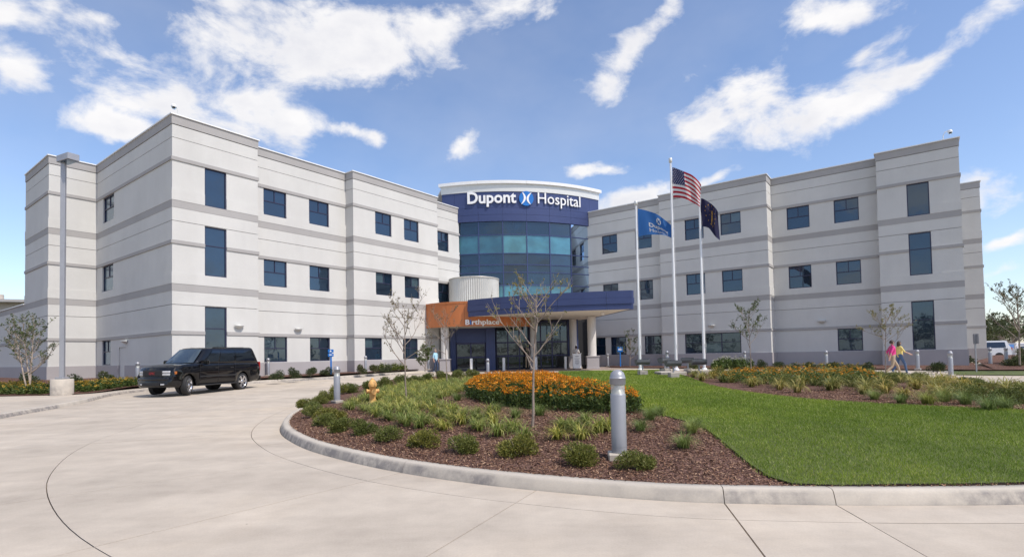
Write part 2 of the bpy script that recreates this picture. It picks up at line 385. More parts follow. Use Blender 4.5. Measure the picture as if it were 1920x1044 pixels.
MAT['fgrass'] = leafy('fountain_grass', [(.13, .18, .04, 1), (.22, .29, .075, 1), (.34, .38, .13, 1)], .5, .3)
MAT['fleaf'] = leafy('coneflower_leaves', [(.035, .065, .014, 1), (.08, .125, .026, 1), (.15, .19, .05, 1)])
MAT['petal'] = leafy('orange_petals', [(.70, .22, .010, 1), (.85, .36, .015, 1), (.88, .48, .04, 1), (.66, .18, .010, 1)], .6, .3)
MAT['petal_y'] = leafy('yellow_petals', [(.65, .38, .05, 1), (.75, .55, .10, 1), (.6, .3, .03, 1)], .6, .3)
MAT['petal_w'] = leafy('white_petals', [(.7, .68, .55, 1), (.8, .78, .7, 1)], .6, .3)
MAT['fcentre'] = plain('dark_flower_centre', (.030, .014, .007, 1), .9)
MAT['bark'] = plain('young_bark', (.27, .215, .175, 1), .85, var=.3, scale=9, bump=.4)
MAT['birch'] = plain('pale_birch_bark', (.36, .29, .235, 1), .8, var=.35, scale=6, bump=.4)
MAT['tleaf'] = leafy('sparse_tree_leaves', [(.09, .11, .03, 1), (.17, .18, .05, 1), (.26, .24, .075, 1), (.32, .26, .10, 1)], .5, .35)
MAT['tleaf_g'] = leafy('green_tree_leaves', [(.05, .08, .025, 1), (.11, .155, .045, 1), (.19, .23, .08, 1)], .5, .35)
MAT['tleaf_b'] = leafy('brown_tree_leaves', [(.10, .085, .05, 1), (.17, .15, .075, 1), (.20, .19, .09, 1)], .5, .3)
MAT['far_leaf'] = leafy('far_foliage', [(.025, .04, .015, 1), (.05, .07, .025, 1), (.085, .10, .04, 1)], .6, .2)

# ------------------------------------------------------------------ plan of the grounds
ISLAND = [(6.5, 5.05), (4.75, 4.93), (3.5, 4.97), (2.5, 5.08), (1.47, 5.27), (.23, 5.77), (-.8, 6.34), (-1.85, 7.12), (-2.95, 8.2), (-3.73, 9.18), (-4.55, 10.5), (-5.2, 12.05),
          (-5.75, 14), (-6.4, 17.4), (-6.95, 21.5), (-6.9, 26.5), (-5.1, 30), (-.6, 31.2), (4.3, 31), (7.1, 30.8), (10, 30.3), (12.9, 29), (15, 26.6), (16, 23), (15.8, 19.7), (15.1, 15.6), (14, 11), (12, 7.3), (9.4, 5.6)]
def inside(p, poly):
    x, y = p; r = False; n = len(poly)
    for i in range(n):
        a, b = poly[i], poly[(i+1) % n]
        if (a[1] > y) != (b[1] > y) and x < (b[0]-a[0])*(y-a[1])/(b[1]-a[1])+a[0]: r = not r
    return r
def edge_dist(p, poly):
    b = 9e9; n = len(poly)
    for i in range(n):
        ax, ay = poly[i]; cx, cy = poly[(i+1) % n]; ex, ey = cx-ax, cy-ay
        t = min(1, max(0, ((p[0]-ax)*ex+(p[1]-ay)*ey)/(ex*ex+ey*ey))); b = min(b, hypot(ax+t*ex-p[0], ay+t*ey-p[1]))
    return b
def isl(x, y):
    return road(x, y)+.13+.22*(sstep(0, 3.5, edge_dist((x, y), ISLAND)) if inside((x, y), ISLAND) else 0)
def smooth_poly(poly, step, closed=True):
    n = len(poly); out = []
    for i in range(n if closed else n-1):
        p0, p1, p2, p3 = [Vector(poly[(i+k) % n] if closed else poly[min(n-1, max(0, i+k))]) for k in (-1, 0, 1, 2)]
        m = max(1, int((p2-p1).length/step))
        for j in range(m):
            t = j/m; out.append(.5*((2*p1)+(-p0+p2)*t+(2*p0-5*p1+4*p2-p3)*t*t+(-p0+3*p1-3*p2+p3)*t**3))
    if not closed: out.append(Vector(poly[-1]))
    return out
def offset_line(pts, dist, closed=True):
    n = len(pts); out = []
    for i in range(n):
        a = pts[(i-2) % n] if closed else pts[max(0, i-1)]; b = pts[(i+2) % n] if closed else pts[min(n-1, i+1)]
        t = (b-a).normalized(); out.append(pts[i]+Vector((-t.y, t.x))*dist)
    return out
def patch(name, poly, zf, spacing, mat, kind='structure', skirt=0):
    pts = [tuple(p) for p in poly]; n = len(pts); edges = [(i, (i+1) % n) for i in range(n)]
    xs = [p[0] for p in pts]; ys = [p[1] for p in pts]; all_ = [Vector(p[:2]) for p in pts]
    x = min(xs)
    while x < max(xs):
        y = min(ys)
        while y < max(ys):
            q = (x+random.uniform(-.2, .2)*spacing, y+random.uniform(-.2, .2)*spacing)
            if inside(q, pts) and edge_dist(q, pts) > spacing*.35: all_.append(Vector(q))
            y += spacing
        x += spacing
    v, e, f, *_ = delaunay_2d_cdt(all_, edges, [], 1, 1e-5)
    mb = MB(); mb.add([(p.x, p.y, zf(p.x, p.y)) for p in v], [tuple(q) for q in f], 0, True)
    if skirt:
        for i in range(n):
            a, b = pts[i], pts[(i+1) % n]
            mb.add([(a[0], a[1], zf(*a[:2])), (b[0], b[1], zf(*b[:2])), (b[0], b[1], zf(*b[:2])-skirt), (a[0], a[1], zf(*a[:2])-skirt)], [(0, 1, 2, 3)], 1)
    o = mb.build(name, mat); o['kind'] = kind
    return o

# far ground, reaching the horizon
XL = [-1800, -200, -60, -30, 0, 30, 60, 200, 1800]; YL = [-1800, -200, -30, 0, 16, 18, 20, 22, 24, 26, 28, 30, 32, 34, 36, 60, 200, 1800]
mb = MB(); mb.add([(x, y, road(x, y)-.09) for y in YL for x in XL], [(j*len(XL)+i, j*len(XL)+i+1, (j+1)*len(XL)+i+1, (j+1)*len(XL)+i) for j in range(len(YL)-1) for i in range(len(XL)-1)])
gm = Nodes('far_ground'); GP = gm.n('ShaderNodeNewGeometry').outputs['Position']
gm.set(Base_Color=gm.ramp(gm.noise(.05, 6, .6, GP), [(.35, (.10, .105, .05)), (.6, (.16, .15, .09)), (.75, (.22, .19, .13))]), Roughness=.95)
tag(mb.build('ground', gm.m), kind='structure')
# bed of the driveway (shows in the joints) and its concrete slabs
mb = MB(); xs = [-46, 40]; ys = [-16, 0, 16]+[16+2*i for i in range(1, 11)]+[52]
mb.add([(x, y, road(x, y)-.035) for y in ys for x in xs], [(2*j, 2*j+1, 2*j+3, 2*j+2) for j in range(len(ys)-1)])
drive = tag(mb.build('driveway', MAT['joint']), kind='structure')
OUT = smooth_poly(ISLAND, .25); OFF = {}
def off(d):
    if d not in OFF: OFF[d] = offset_line(OUT, d)
    return OFF[d]
def slabs():
    rings = [(0.0, .52, 7), (.52, 3.15, 7), (3.15, 8.2, 7), (8.2, 13.5, 14), (13.5, 21, 14), (21, 34, 21)]
    n = len(OUT); i0 = min(range(n), key=lambda k: (off(.52)[k]-Vector((1.87, 4.75))).length)
    for d0, d1, st in rings:
        i = i0
        while i < n+i0:
            j = min(i+st, n+i0); g = .005
            idx = [k % n for k in range(i, j+1)]
            A_ = [off(d0)[k] for k in idx]; B_ = [off(d1)[k] for k in idx]
            wide = g
            mid = off(d0)[idx[0]]
            if d0 < 4 and i == i0: wide = .010
            # pull the two ends in by the joint width
            def inset(P, Q, w): v = (Q-P); return P+v*min(.4, w/max(v.length, 1e-6))
            A2 = A_[:]; B2 = B_[:]
            A2[0] = inset(A_[0], A_[1], wide); B2[0] = inset(B_[0], B_[1], wide); A2[-1] = inset(A_[-1], A_[-2], g); B2[-1] = inset(B_[-1], B_[-2], g)
            inn = [inset(p, q, g) for p, q in zip(A2, B2)]; ou = [inset(q, p, g) for p, q in zip(A2, B2)]
            m = 1 if d1-d0 < 1 else max(2, int((d1-d0)/1.5)); mb = MB(); rows = []
            for r in range(m+1): rows.append([p.lerp(q, r/m) for p, q in zip(inn, ou)])
            w = len(inn); dz = random.uniform(-.0015, .0015)
            vs = [(p.x, p.y, road(p.x, p.y)+dz) for row in rows for p in row]
            fs = [(r*w+c, r*w+c+1, (r+1)*w+c+1, (r+1)*w+c) for r in range(m) for c in range(w-1)]
            fs = [f[::-1] for f in fs]
            mb.add(vs, fs, 0, True)
            ring = [r*w for r in range(m+1)]+[m*w+c for c in range(1, w)]+[r*w+w-1 for r in range(m-1, -1, -1)]+[c for c in range(w-2, 0, -1)]
            k = len(ring); lo = [(vs[q][0], vs[q][1], vs[q][2]-.04) for q in ring]
            mb.add([vs[q] for q in ring]+lo, [(a, (a+1) % k, k+(a+1) % k, k+a) for a in range(k)], 0)
            mb.build('slab', MAT['conc'], drive)
            i = j
slabs()
# kerbs, cast in lengths
def kerb(name, line, closed, piece, flip=False):
    sgn = -1 if not flip else 1
    prof = [(0, -.03), (.012, .02), (.045, .095), (.06, .118), (.085, .13), (.19, .13), (.19, -.03)]
    n = len(line); root = None; i = min(range(n), key=lambda k: (line[k]-Vector((1.87, 5.15))).length) if closed else 0; lim = n+i if closed else n-1
    rows = [offset_line(line, sgn*d, closed) for d, _ in prof]
    while i < lim:
        j = min(i+piece, lim); mb = MB(); idx = list(range(i, j+1)); vs = []
        for a, k in enumerate(idx):
            kk = k % n if closed else k
            for r, (d_, z_) in enumerate(prof):
                p = rows[r][kk].copy()
                if a == 0: q = rows[r][(kk+1) % n]; p = p+(q-p).normalized()*.004
                if a == len(idx)-1: q = rows[r][kk-1]; p = p+(q-p).normalized()*.004
                vs.append((p.x, p.y, road(p.x, p.y)+z_))
        m = len(prof); fs = [(a*m+r, a*m+r+1, (a+1)*m+r+1, (a+1)*m+r) for a in range(len(idx)-1) for r in range(m-1)]
        if not flip: fs = [f[::-1] for f in fs]
        mb.add(vs, fs, 0, True); mb.add(vs[:m], [tuple(range(m))], 0); mb.add(vs[-m:], [tuple(range(m))[::-1]], 0)
        o = mb.build(name if root is None else 'kerb_length', MAT['kerb'], root)
        if root is None: root = tag(o, kind='structure')
        i = j
    return root
kerb('island_kerb', OUT, True, 14)

# island: mulch under everything, lawn laid a little proud of it with a cut edge
INN = offset_line(OUT, -.17)
patch('mulch_bed', [INN[i] for i in range(0, len(INN), 2)], lambda x, y: isl(x, y)-.012, .5, MAT['mulch'])
LAWN = smooth_poly([(2.72, 5.28), (2.64, 5.95), (2.72, 6.9), (2.78, 8.0), (2.62, 9.1), (2.45, 10.4), (2.0, 12), (1.85, 15), (2.0, 20), (2.2, 25), (2.6, 29), (3.6, 30.6), (6, 30.5), (7.7, 29.6), (7.7, 26.2), (7.15, 21.9), (6.3, 17), (6.15, 14), (6.4, 12), (6.95, 10.7), (8.7, 8.9), (10.8, 7.4), (9.3, 5.85), (6.5, 5.3), (4.75, 5.16), (3.6, 5.19)], .3)
patch('lawn', LAWN, lambda x, y: isl(x, y)+.014, .4, [MAT['lawn'], MAT['soil']], skirt=.07)

def scatter(poly, density, near=None):
    xs = [p[0] for p in poly]; ys = [p[1] for p in poly]; out = []
    x0, x1, y0, y1 = min(xs), max(xs), min(ys), max(ys); n = int((x1-x0)*(y1-y0)*density)
    P = np.random.default_rng(3).random((n, 2))*[x1-x0, y1-y0]+[x0, y0]
    pl = np.array([tuple(p) for p in poly]); ins = np.zeros(n, bool); m = len(pl)
    for i in range(m):
        a, b = pl[i], pl[(i+1) % m]
        if a[1] == b[1]: continue
        c = ((a[1] > P[:, 1]) != (b[1] > P[:, 1])) & (P[:, 0] < (b[0]-a[0])*(P[:, 1]-a[1])/(b[1]-a[1])+a[0]); ins ^= c
    return P[ins]
def np_isl(P):
    pl = np.array(ISLAND); m = len(pl); b = np.full(len(P), 9e9)
    for i in range(m):
        a, c = pl[i], pl[(i+1) % m]; e = c-a; t = np.clip(((P-a) @ e)/(e @ e), 0, 1); b = np.minimum(b, np.hypot(*(a+t[:, None]*e-P).T))
    st = lambda a, c, t: (lambda q: q*q*(3-2*q))(np.clip((t-a)/(c-a), 0, 1))
    return .28*st(16, 36, P[:, 1])+.13+.22*st(0, 3.5, b)
def grass_blades(name, poly, zf, dens_near, dens_far, hmul=1, label=None):
    rg = np.random.default_rng(11); P = scatter(poly, dens_near); keep = rg.random(len(P)) < np.clip(1.0*(7.0/np.maximum(P[:, 1], 5))**1.7, dens_far/dens_near, 1); P = P[keep]
    # mown turf thins and thickens in clumps
    n = len(P); z = zf(P); far = np.clip(P[:, 1]/8, .8, 3)
    P = P+rg.normal(0, .035, P.shape); h = rg.uniform(.018, .042, n)*hmul*np.clip(far, 1, 1.35); w = rg.uniform(.0022, .0045, n)*far; a = rg.uniform(0, 2*pi, n); lean = rg.uniform(.1, .9, n)*h; la = rg.uniform(0, 2*pi, n)
    B = np.stack([P[:, 0], P[:, 1], z], 1); s = np.stack([np.cos(a)*w, np.sin(a)*w, 0*w], 1); t = B+np.stack([np.cos(la)*lean, np.sin(la)*lean, h], 1)
    V = np.stack([B-s, B+s, t], 1).reshape(-1, 3); F = np.arange(len(V)).reshape(-1, 3)
    o = link(name, soup(V, F, MAT['blade'], name)); o['kind'] = 'stuff'
    if label: tag(o, label, 'grass')
    return o
grass_blades('lawn_grass', LAWN, lambda P: np_isl(P)+.01, 6500, 800, label='mown green grass of the lawn inside the kerbed island')
def chips():
    rg = np.random.default_rng(5); near = [p for p in INN]; P = scatter([tuple(p) for p in near], 1500)
    P = P[(P[:, 1] < 15)]; keep = rg.random(len(P)) < np.clip((9/P[:, 1])**2, .1, 1); P = P[keep]
    ln = np.array([tuple(p) for p in LAWN]); ins = np.zeros(len(P), bool)
    for i in range(len(ln)):
        a, b = ln[i], ln[(i+1) % len(ln)]
        if a[1] == b[1]: continue
        ins ^= ((a[1] > P[:, 1]) != (b[1] > P[:, 1])) & (P[:, 0] < (b[0]-a[0])*(P[:, 1]-a[1])/(b[1]-a[1])+a[0])
    P = P[~ins]; n = len(P); z = np_isl(P)-.006+rg.uniform(0, .012, n)
    l = rg.uniform(.005, .021, n); w = rg.uniform(.0025, .006, n); a = rg.uniform(0, 2*pi, n); ti = rg.normal(0, .35, n)
    d1 = np.stack([np.cos(a)*l, np.sin(a)*l, ti*l], 1); d2 = np.stack([-np.sin(a)*w, np.cos(a)*w, rg.normal(0, .4, n)*w], 1); B = np.stack([P[:, 0], P[:, 1], z], 1)
    V = np.stack([B-d1-d2, B+d1-d2, B+d1+d2, B-d1+d2], 1).reshape(-1, 3); F = np.arange(len(V)).reshape(-1, 4)
    o = link('bark_chips', soup(V, F, MAT['chip'], 'bark_chips')); tag(o, 'reddish brown bark chips covering the island bed', 'mulch', kind='stuff')
chips()

# pavement and beds along the left wing
KL = smooth_poly([(-8.5, 3.2), (-11.2, 8.5), (-13.7, 14.2), (-15.3, 18.9), (-16.6, 22.0), (-16.9, 24.2), (-15.7, 26.8), (-13.4, 29.0), (-10.4, 31.8), (-8.1, 36), (-6.3, 39.6)], .35, False)
kerb('left_kerb', KL, False, 9, flip=True)
KLi = offset_line(KL, .18, False)
patch('left_pavement', [tuple(p) for p in KLi]+[(-6.9, 40.5), (-9, 44), (-20, 44), (-46, 44), (-46, 3.2)], lambda x, y: road(x, y)+.124, 1.2, MAT['conc'])
BEDL = smooth_poly([(-60, 21.9), (-40, 21.8), (-25, 21.7), (-19, 21.65), (-17.5, 22.2), (-17.35, 24.4), (-16.1, 27.1), (-13.7, 29.4), (-10.75, 32.1), (-8.6, 36.2), (-7.0, 39.6)], .6, False)
patch('left_bed', [tuple(p) for p in BEDL]+[(-7.2, 43), (-20, 43), (-60, 43)], lambda x, y: road(x, y)+.15+.1*sstep(21.6, 25, y), 1.0, MAT['mulch'])
def bedl_z(x, y): return road(x, y)+.15+.1*sstep(21.6, 25, y)
# beds along the right wing
BEDR = [(8.0, 42.2), (10, 39), (12.3, 36.0), (15.4, 33.6), (20.3, 30), (23.4, 27.7), (26.5, 26.6), (26.8, 31), (31, 36), (12, 50), (8, 48)]
patch('right_bed', BEDR, lambda x, y: road(x, y)+.07, 1.0, MAT['mulch'])
def bedr_z(x, y): return road(x, y)+.07
VERGE = [(20.5, 25.0), (24, 23), (34, 19.5), (44, 17), (44, 22.6), (34, 24), (25, 26.6), (22.5, 27.6)]
patch('verge', VERGE, lambda x, y: road(x, y)+.03, 1.0, MAT['lawn'])
patch('far_bed', [(24.5, 27.2), (34, 24.6), (60, 21), (60, 47), (39, 44), (36.5, 40.5), (29, 33.5)], lambda x, y: road(x, y)+.05+.35*sstep(25, 40, y), 1.4, MAT['mulch'])
patch('parking_lot', [(36, 45), (60, 40), (160, 60), (160, 150), (60, 150), (38, 60)], lambda x, y: .5, 9, MAT['conc'])

# ------------------------------------------------------------------ the hospital
TH = radians(37.136); UX = Vector((sin(TH), cos(TH))); VX = Vector((-cos(TH), sin(TH))); A0 = Vector((-17.126, 27.074)); ZB = EYE-.164
def W2(a, b): return A0+UX*a+VX*b
def W(a, b, z=0): p = W2(a, b); return Vector((p.x, p.y, ZB+z))
hosp = empty('hospital_building', (0, 0, 0), label='white three storey hospital with two wings around a curved glass entrance tower', cat='building')
DEP = .14
# strips: (z0, z1, material, extra depth); z above the top of the grey base course
STRIPS = [(-1.35, 0, 'base', .05), (.0, 1.54, 'white', 0), (1.54, 1.72, 'band', .05), (1.72, 3.042, 'white', 0), (3.068, 3.752, 'white', 0), (3.752, 4.12, 'band', .012),
          (4.12, 4.70, 'white', .025), (4.70, 6.156, 'white', 0), (6.156, 6.336, 'band', .05), (6.336, 7.311, 'white', 0), (7.337, 8.015, 'white', 0), (8.015, 8.385, 'band', .012),
          (8.385, 8.97, 'white', .025), (8.97, 10.426, 'white', 0), (10.426, 10.606, 'band', .05), (10.606, 11.58, 'white', 0), (11.606, 12.257, 'white', 0), (12.283, 12.749, 'band', .03)]
def mitre(path, d):
    n = len(path); out = []
    for i in range(n):
        ns = []
        if i > 0: t = (path[i]-path[i-1]).normalized(); ns.append(Vector((t.y, -t.x)))
        if i < n-1: t = (path[i+1]-path[i]).normalized(); ns.append(Vector((t.y, -t.x)))
        if len(ns) == 1: out.append(path[i]+ns[0]*d)
        else:
            s = ns[0]+ns[1]; out.append(path[i]+s*(d/max(.3, 1+ns[0].dot(ns[1]))))
    return out
def wall_run(path_ab, faces, top=12.749):
    """path in plan (a,b); faces: {segment index: [(t0,t1,z0,z1)]} openings measured along the segment"""
    path = [W2(*p) for p in path_ab]; n = len(path)
    # backing wall
    inn = mitre(path, -.35); mb = MB()
    for i in range(n-1):
        mb.prism([path[i], path[i+1], inn[i+1], inn[i]], ZB-1.6, ZB+top-.03)
    mb.build('backing_wall', MAT['core'], hosp)
    for (z0, z1, m, ex) in STRIPS:
        if z1 > top+.01: continue
        o = mitre(path, DEP+ex)
        for i in range(n-1):
            p, q, P_, Q_ = path[i], path[i+1], o[i], o[i+1]; t = (q-p); L = t.length; t.normalize(); nm = Vector((t.y, -t.x))*(DEP+ex)
            op = [w for w in faces.get(i, []) if w[3] > z0+.001 and w[2] < z1-.001]
            zs = sorted({z0, z1}|{max(z0, w[2]) for w in op}|{min(z1, w[3]) for w in op})
            for za, zb in zip(zs, zs[1:]):
                zm = (za+zb)/2; cut = sorted((w[0], w[1]) for w in op if w[2] < zm < w[3]); spans = []; s0 = 0
                for c0, c1 in cut: spans.append((s0, c0)); s0 = c1
                spans.append((s0, L))
                for c0, c1 in spans:
                    if c1-c0 < .02: continue
                    a = p+t*c0; b = p+t*c1; a2 = P_ if c0 == 0 else a+nm; b2 = Q_ if c1 == L else b+nm
                    mb = MB(); mb.prism([a, b, b2, a2], ZB+za, ZB+zb); mb.build({'base': 'base_panel', 'band': 'band_panel', 'white': 'wall_panel'}[m], MAT[m], hosp)
    # coping
    o1 = mitre(path, DEP+.09); i1 = mitre(path, -.4); mb = MB()
    for i in range(n-1): mb.prism([i1[i], i1[i+1], o1[i+1], o1[i]], ZB+top-.005, ZB+top+.055)
    mb.build('coping', MAT['coping'], hosp)
    for i, ws in faces.items():
        p, q = path[i], path[i+1]; t = (q-p).normalized(); nm = Vector((t.y, -t.x))
        for w in ws: window(p, t, nm, *w)
def window(p, t, nm, t0, t1, z0, z1, style='std'):
    if style == 'hole': return
    rec = .045; fw = .055
    def at(s, z, d): c = p+t*s+nm*d; return Vector((c.x, c.y, ZB+z))
    def bar(mb, s0, s1, a, b, d0, d1):
        vs = [at(s, z, d) for z in (a, b) for d in (d0, d1) for s in (s0, s1)]
        mb.add(vs, [(0, 1, 3, 2), (4, 6, 7, 5), (0, 4, 5, 1), (2, 3, 7, 6), (0, 2, 6, 4), (1, 5, 7, 3)])
    mb = MB()
    bar(mb, t0, t0+fw, z0, z1, 0, rec+.03); bar(mb, t1-fw, t1, z0, z1, 0, rec+.03); bar(mb, t0+fw, t1-fw, z0, z0+fw, 0, rec+.03); bar(mb, t0+fw, t1-fw, z1-fw, z1, 0, rec+.03)
    cells = []
    a, b, c, d_ = t0+fw, t1-fw, z0+fw, z1-fw
    if style == 'std':
        zm = c+(d_-c)*.54; bar(mb, a, b, zm-.028, zm+.028, 0, rec+.022); xm = (a+b)/2; bar(mb, xm-.022, xm+.022, zm+.028, d_, 0, rec+.022)
        cells = [(a, b, c, zm-.028), (a, xm-.022, zm+.028, d_), (xm+.022, b, zm+.028, d_)]
    elif style == 'tall':
        zm = c+(d_-c)*.62; bar(mb, a, b, zm-.025, zm+.025, 0, rec+.015); cells = [(a, b, c, zm-.025), (a, b, zm+.025, d_)]
    elif style == 'one': cells = [(a, b, c, d_)]
    elif style == 'triple':
        k = 3; x = [a+(b-a)*i/k for i in range(k+1)]; zm = c+(d_-c)*.54
        for xi in x[1:-1]: bar(mb, xi-.03, xi+.03, c, d_, 0, rec+.022)
        for x0, x1 in zip(x, x[1:]):
            x0 += .03; x1 -= .03; bar(mb, x0, x1, zm-.02, zm+.02, 0, rec+.015); cells += [(x0, x1, c, zm-.02), (x0, x1, zm+.02, d_)]
    elif style == 'door':
        cells = []
    w = mb.build('window', MAT['frame'], hosp)
    for (s0, s1, a, b) in cells:
        g = MB(); g.add([at(s0, a, rec-.012), at(s1, a, rec-.012), at(s1, b, rec-.012), at(s0, b, rec-.012)], [(0, 1, 2, 3)])
        g.add([at(s0, a, .01), at(s1, a, .01), at(s1, b, .01), at(s0, b, .01)], [(3, 2, 1, 0)])
        g.build('pane', MAT['glass_blind' if random.random() < .10 else 'glass'], w)
# sill
Z3, Z2, Z1 = (8.83, 10.426), (4.56, 6.156), (.02, 1.54)
def wins(cols, zs, style='std'): return [(c, c+1.45, *z, style) for c in cols for z in zs]
def flip(L, lst): return [(L-w[1], L-w[0], *w[2:]) for w in lst]
PA = [(-2.39, 30), (-2.39, 17.1), (-2.39, 11.59), (0, 11.59), (0, 0), (4.15, 0), (4.15, .94), (11.03, .94), (11.03, .12), (18.68, .12), (18.68, 1.06), (22.2, 1.06), (22.2, 3.2)]
tower = lambda c: [(c, c+1.12, 8.385, 10.426, 'one'), (c, c+1.12, 4.66, 7.304, 'tall'), (c, c+1.12, .02, 3.035, 'tall')]
facesL = {
    2: [],
    3: [(11.59-10.3, 11.59-8.35, *Z3, 'std'), (11.59-10.4, 11.59-8.45, *Z2, 'std'), (11.59-10.4, 11.59-8.85, *Z1, 'std'), (11.59-7.45, 11.59-6.35, -1.1, 1.05, 'hole')],
    4: tower(1.42),
    6: wins([5.12-4.15, 8.12-4.15], [Z3, Z2, Z1]),
    8: wins([12.72-11.03, 15.36-11.03], [Z3, Z2])+wins([11.74-11.03, 15.12-11.03], [Z1]),
    10: wins([19.6-18.68], [Z3, Z2]),
}
# three storey part starts after the low annex
fL = {k-1: v for k, v in facesL.items()}
wall_run(PA[1:], fL)
wall_run([(-2.39, 42), (-2.39, 17.1)], {}, top=4.12)
PB = [(33.5, -6.5), (31.0, -6.5), (31.0, -13.9), (30.3, -13.9), (30.3, -21.6), (31.8, -21.6), (31.8, -28.38), (30.75, -28.38), (30.75, -32.24), (42.9, -32.24), (42.9, -34.05), (52, -34.05)]
rw = lambda b0, bs, zs, st='std': [(b0-b-1.45, b0-b, *z, st) for b in bs for z in zs]
facesR = {
    1: rw(-6.5, [-9.68, -12.8], [Z3, Z2])+rw(-6.5, [-8.35, -10.3, -13.4], [Z1]),
    3: rw(-13.9, [-17.25, -19.95], [Z3, Z2])+[(19.72-4.15-13.9, 19.72-13.9, *Z1, 'triple')],
    5: rw(-21.6, [-24.2, -27.15], [Z3, Z2])+rw(-21.6, [-27.1], [Z1]),
    7: [(30.9-1.12-28.38, 30.9-28.38, *w[2:]) for w in tower(0)],
}
wall_run(PB, facesR)
# flat roofs
def roof(ab, z):
    mb = MB(); mb.prism([W2(*p) for p in ab], ZB+z-.3, ZB+z); mb.build('roof', MAT['roof'], hosp)
roof([(-2.3, 17.0), (-2.3, 11.7), (.1, 11.7), (.1, .1), (4.1, .1), (4.1, 1.0), (11, 1.0), (11.1, .3), (18.6, .3), (18.6, 1.2), (22.1, 1.2), (22.1, 3.3), (34, 17)], 12.2)
roof([(33.4, -6.6), (31.1, -6.6), (31.1, -14), (30.4, -14), (30.4, -21.7), (31.9, -21.7), (31.9, -28.4), (30.85, -28.4), (30.85, -32.1), (44, -32.1), (44, -6.6)], 12.2)
roof([(-2.3, 41), (-2.3, 17.2), (8, 17.2), (8, 41)], 3.9)

# wall lights, half-moon uplighters
def wall_light(a, b, nrm, z, label):
    root = empty('wall_light', W(a, b, z), atan2(nrm.y, nrm.x), label, 'wall light', 'wall lights above the ground floor windows')
    mb = MB(); mb.bevbox((.03, 0, 0), (.06, .16, .16), .01); mb.build('back_plate', MAT['cornice'], root)
    mb = MB(); vs = []; prof = [(.02, -.11), (.16, -.06), (.23, .02), (.26, .07)]
    for r, z_ in prof:
        for k in range(13): g = -pi/2+pi*k/12; vs.append((.06+r*cos(g)*.9, r*sin(g)*1.05, z_))
    fs = [(i*13+k, i*13+k+1, (i+1)*13+k+1, (i+1)*13+k) for i in range(3) for k in range(12)]+[tuple(range(39, 52))]
    mb.add(vs, fs, 0, True); mb.build('shade', MAT['cornice'], root)
NL = -VX; NR = -UX
wall_light(3.17, -DEP, NL, 2.02, 'half-moon wall light on the white corner tower beside its tall window')
wall_light(7.28, .94-DEP, NL, 2.0, 'half-moon wall light between two ground floor windows above the blue post')
wall_light(30.3-DEP, -17.66, NR, 2.07, 'half-moon wall light above the wide ground floor window')
wall_light(31.8-DEP, -24.75, NR, 2.08, 'half-moon wall light left of the walking women')
# flush service door with a small lamp on the shaded side wall
mb = MB(); p = W(-.05, 6.9, -.02); mb.box((p.x, p.y, ZB-.02), (.06, 1.08, 2.12), rz=atan2(-UX.y, -UX.x)); d_ = mb.build('door', MAT['white'], hosp)
mb = MB(); mb.box(W(-.10, 6.5, -.05), (.04, .12, .03), rz=atan2(-UX.y, -UX.x)); mb.build('handle', MAT['chrome'], d_)
wall_light(-DEP, 6.2, -UX, 1.35, 'small wall light beside the side door in the shaded wall')

# roof cameras
def roof_cam(x, y, z, dx, label):
    r = empty('security_camera', (x, y, z), 0, label, 'camera')
    mb = MB(); mb.tube([(0, 0, 0), (0, 0, .35), (dx*.1, -.03, .55), (dx*.35, -.08, .66)], .022, 8); mb.build('bracket', MAT['cornice'], r)
    mb = MB(); mb.lathe([(.001, .16), (.07, .15), (.12, .09), (.13, 0), (.12, -.02)], (dx*.4, -.1, .52), 14); mb.build('housing', MAT['white_paint'], r)
    mb = MB(); mb.lathe([(.11, -.02), (.1, -.07), (.06, -.12), (.001, -.14)], (dx*.4, -.1, .52), 14); mb.build('dome', MAT['glass_dark'], r)
p = W(.25, .2, 12.8); roof_cam(p.x, p.y, p.z, -.35, 'white dome camera on the roof corner of the left wing')
p = W(30.95, -31.7, 12.8); roof_cam(p.x, p.y, p.z, .9, 'white dome camera on a curved bracket on the right wing roof')

# ---------------- curved glass tower
CH0 = W2(22.2, 1.2); CH1 = W2(31.0, -6.9); CM = (CH0+CH1)/2; ct = (CH1-CH0).normalized(); cn = Vector((ct.y, -ct.x)); HALF = (CH1-CH0).length/2; SAG = 1.25
RD = (HALF**2+SAG**2)/(2*SAG); CC = CM+cn*(SAG-RD); ANG = math.asin(HALF/RD); PHI0 = atan2(cn.y, cn.x)
def arc(s, r, z):
    """s = metres along the drum from its middle (+ = right), r = metres proud of the glass"""
    g = PHI0+s/RD; return Vector((CC.x+cos(g)*(RD+r), CC.y+sin(g)*(RD+r), EYE+z))
def arcbox(mb, s0, s1, r0, r1, z0, z1, n=None, m=0):
    n = n or max(1, int(abs(s1-s0)/.35)); vs = []
    for i in range(n+1):
        s = s0+(s1-s0)*i/n; vs += [arc(s, r0, z0), arc(s, r1, z0), arc(s, r1, z1), arc(s, r0, z1)]
    fs = []
    for i in range(n):
        a = i*4; b = a+4
        fs += [(a, a+1, b+1, b), (a+1, a+2, b+2, b+1), (a+2, a+3, b+3, b+2), (a+3, a, b, b+3)]
    fs += [(3, 2, 1, 0), (n*4, n*4+1, n*4+2, n*4+3)]
    mb.add(vs, fs, m); return mb
SMAX = RD*ANG
NC = 6; WID = 2*SMAX/NC; rowz = [11.36, 10.22, 8.62, 7.66, 7.0, 5.92, 4.5]
mb = MB()
for k in range(NC+1): arcbox(mb, -SMAX+k*WID-.035, -SMAX+k*WID+.035, -.08, .05, -.4, 11.4)
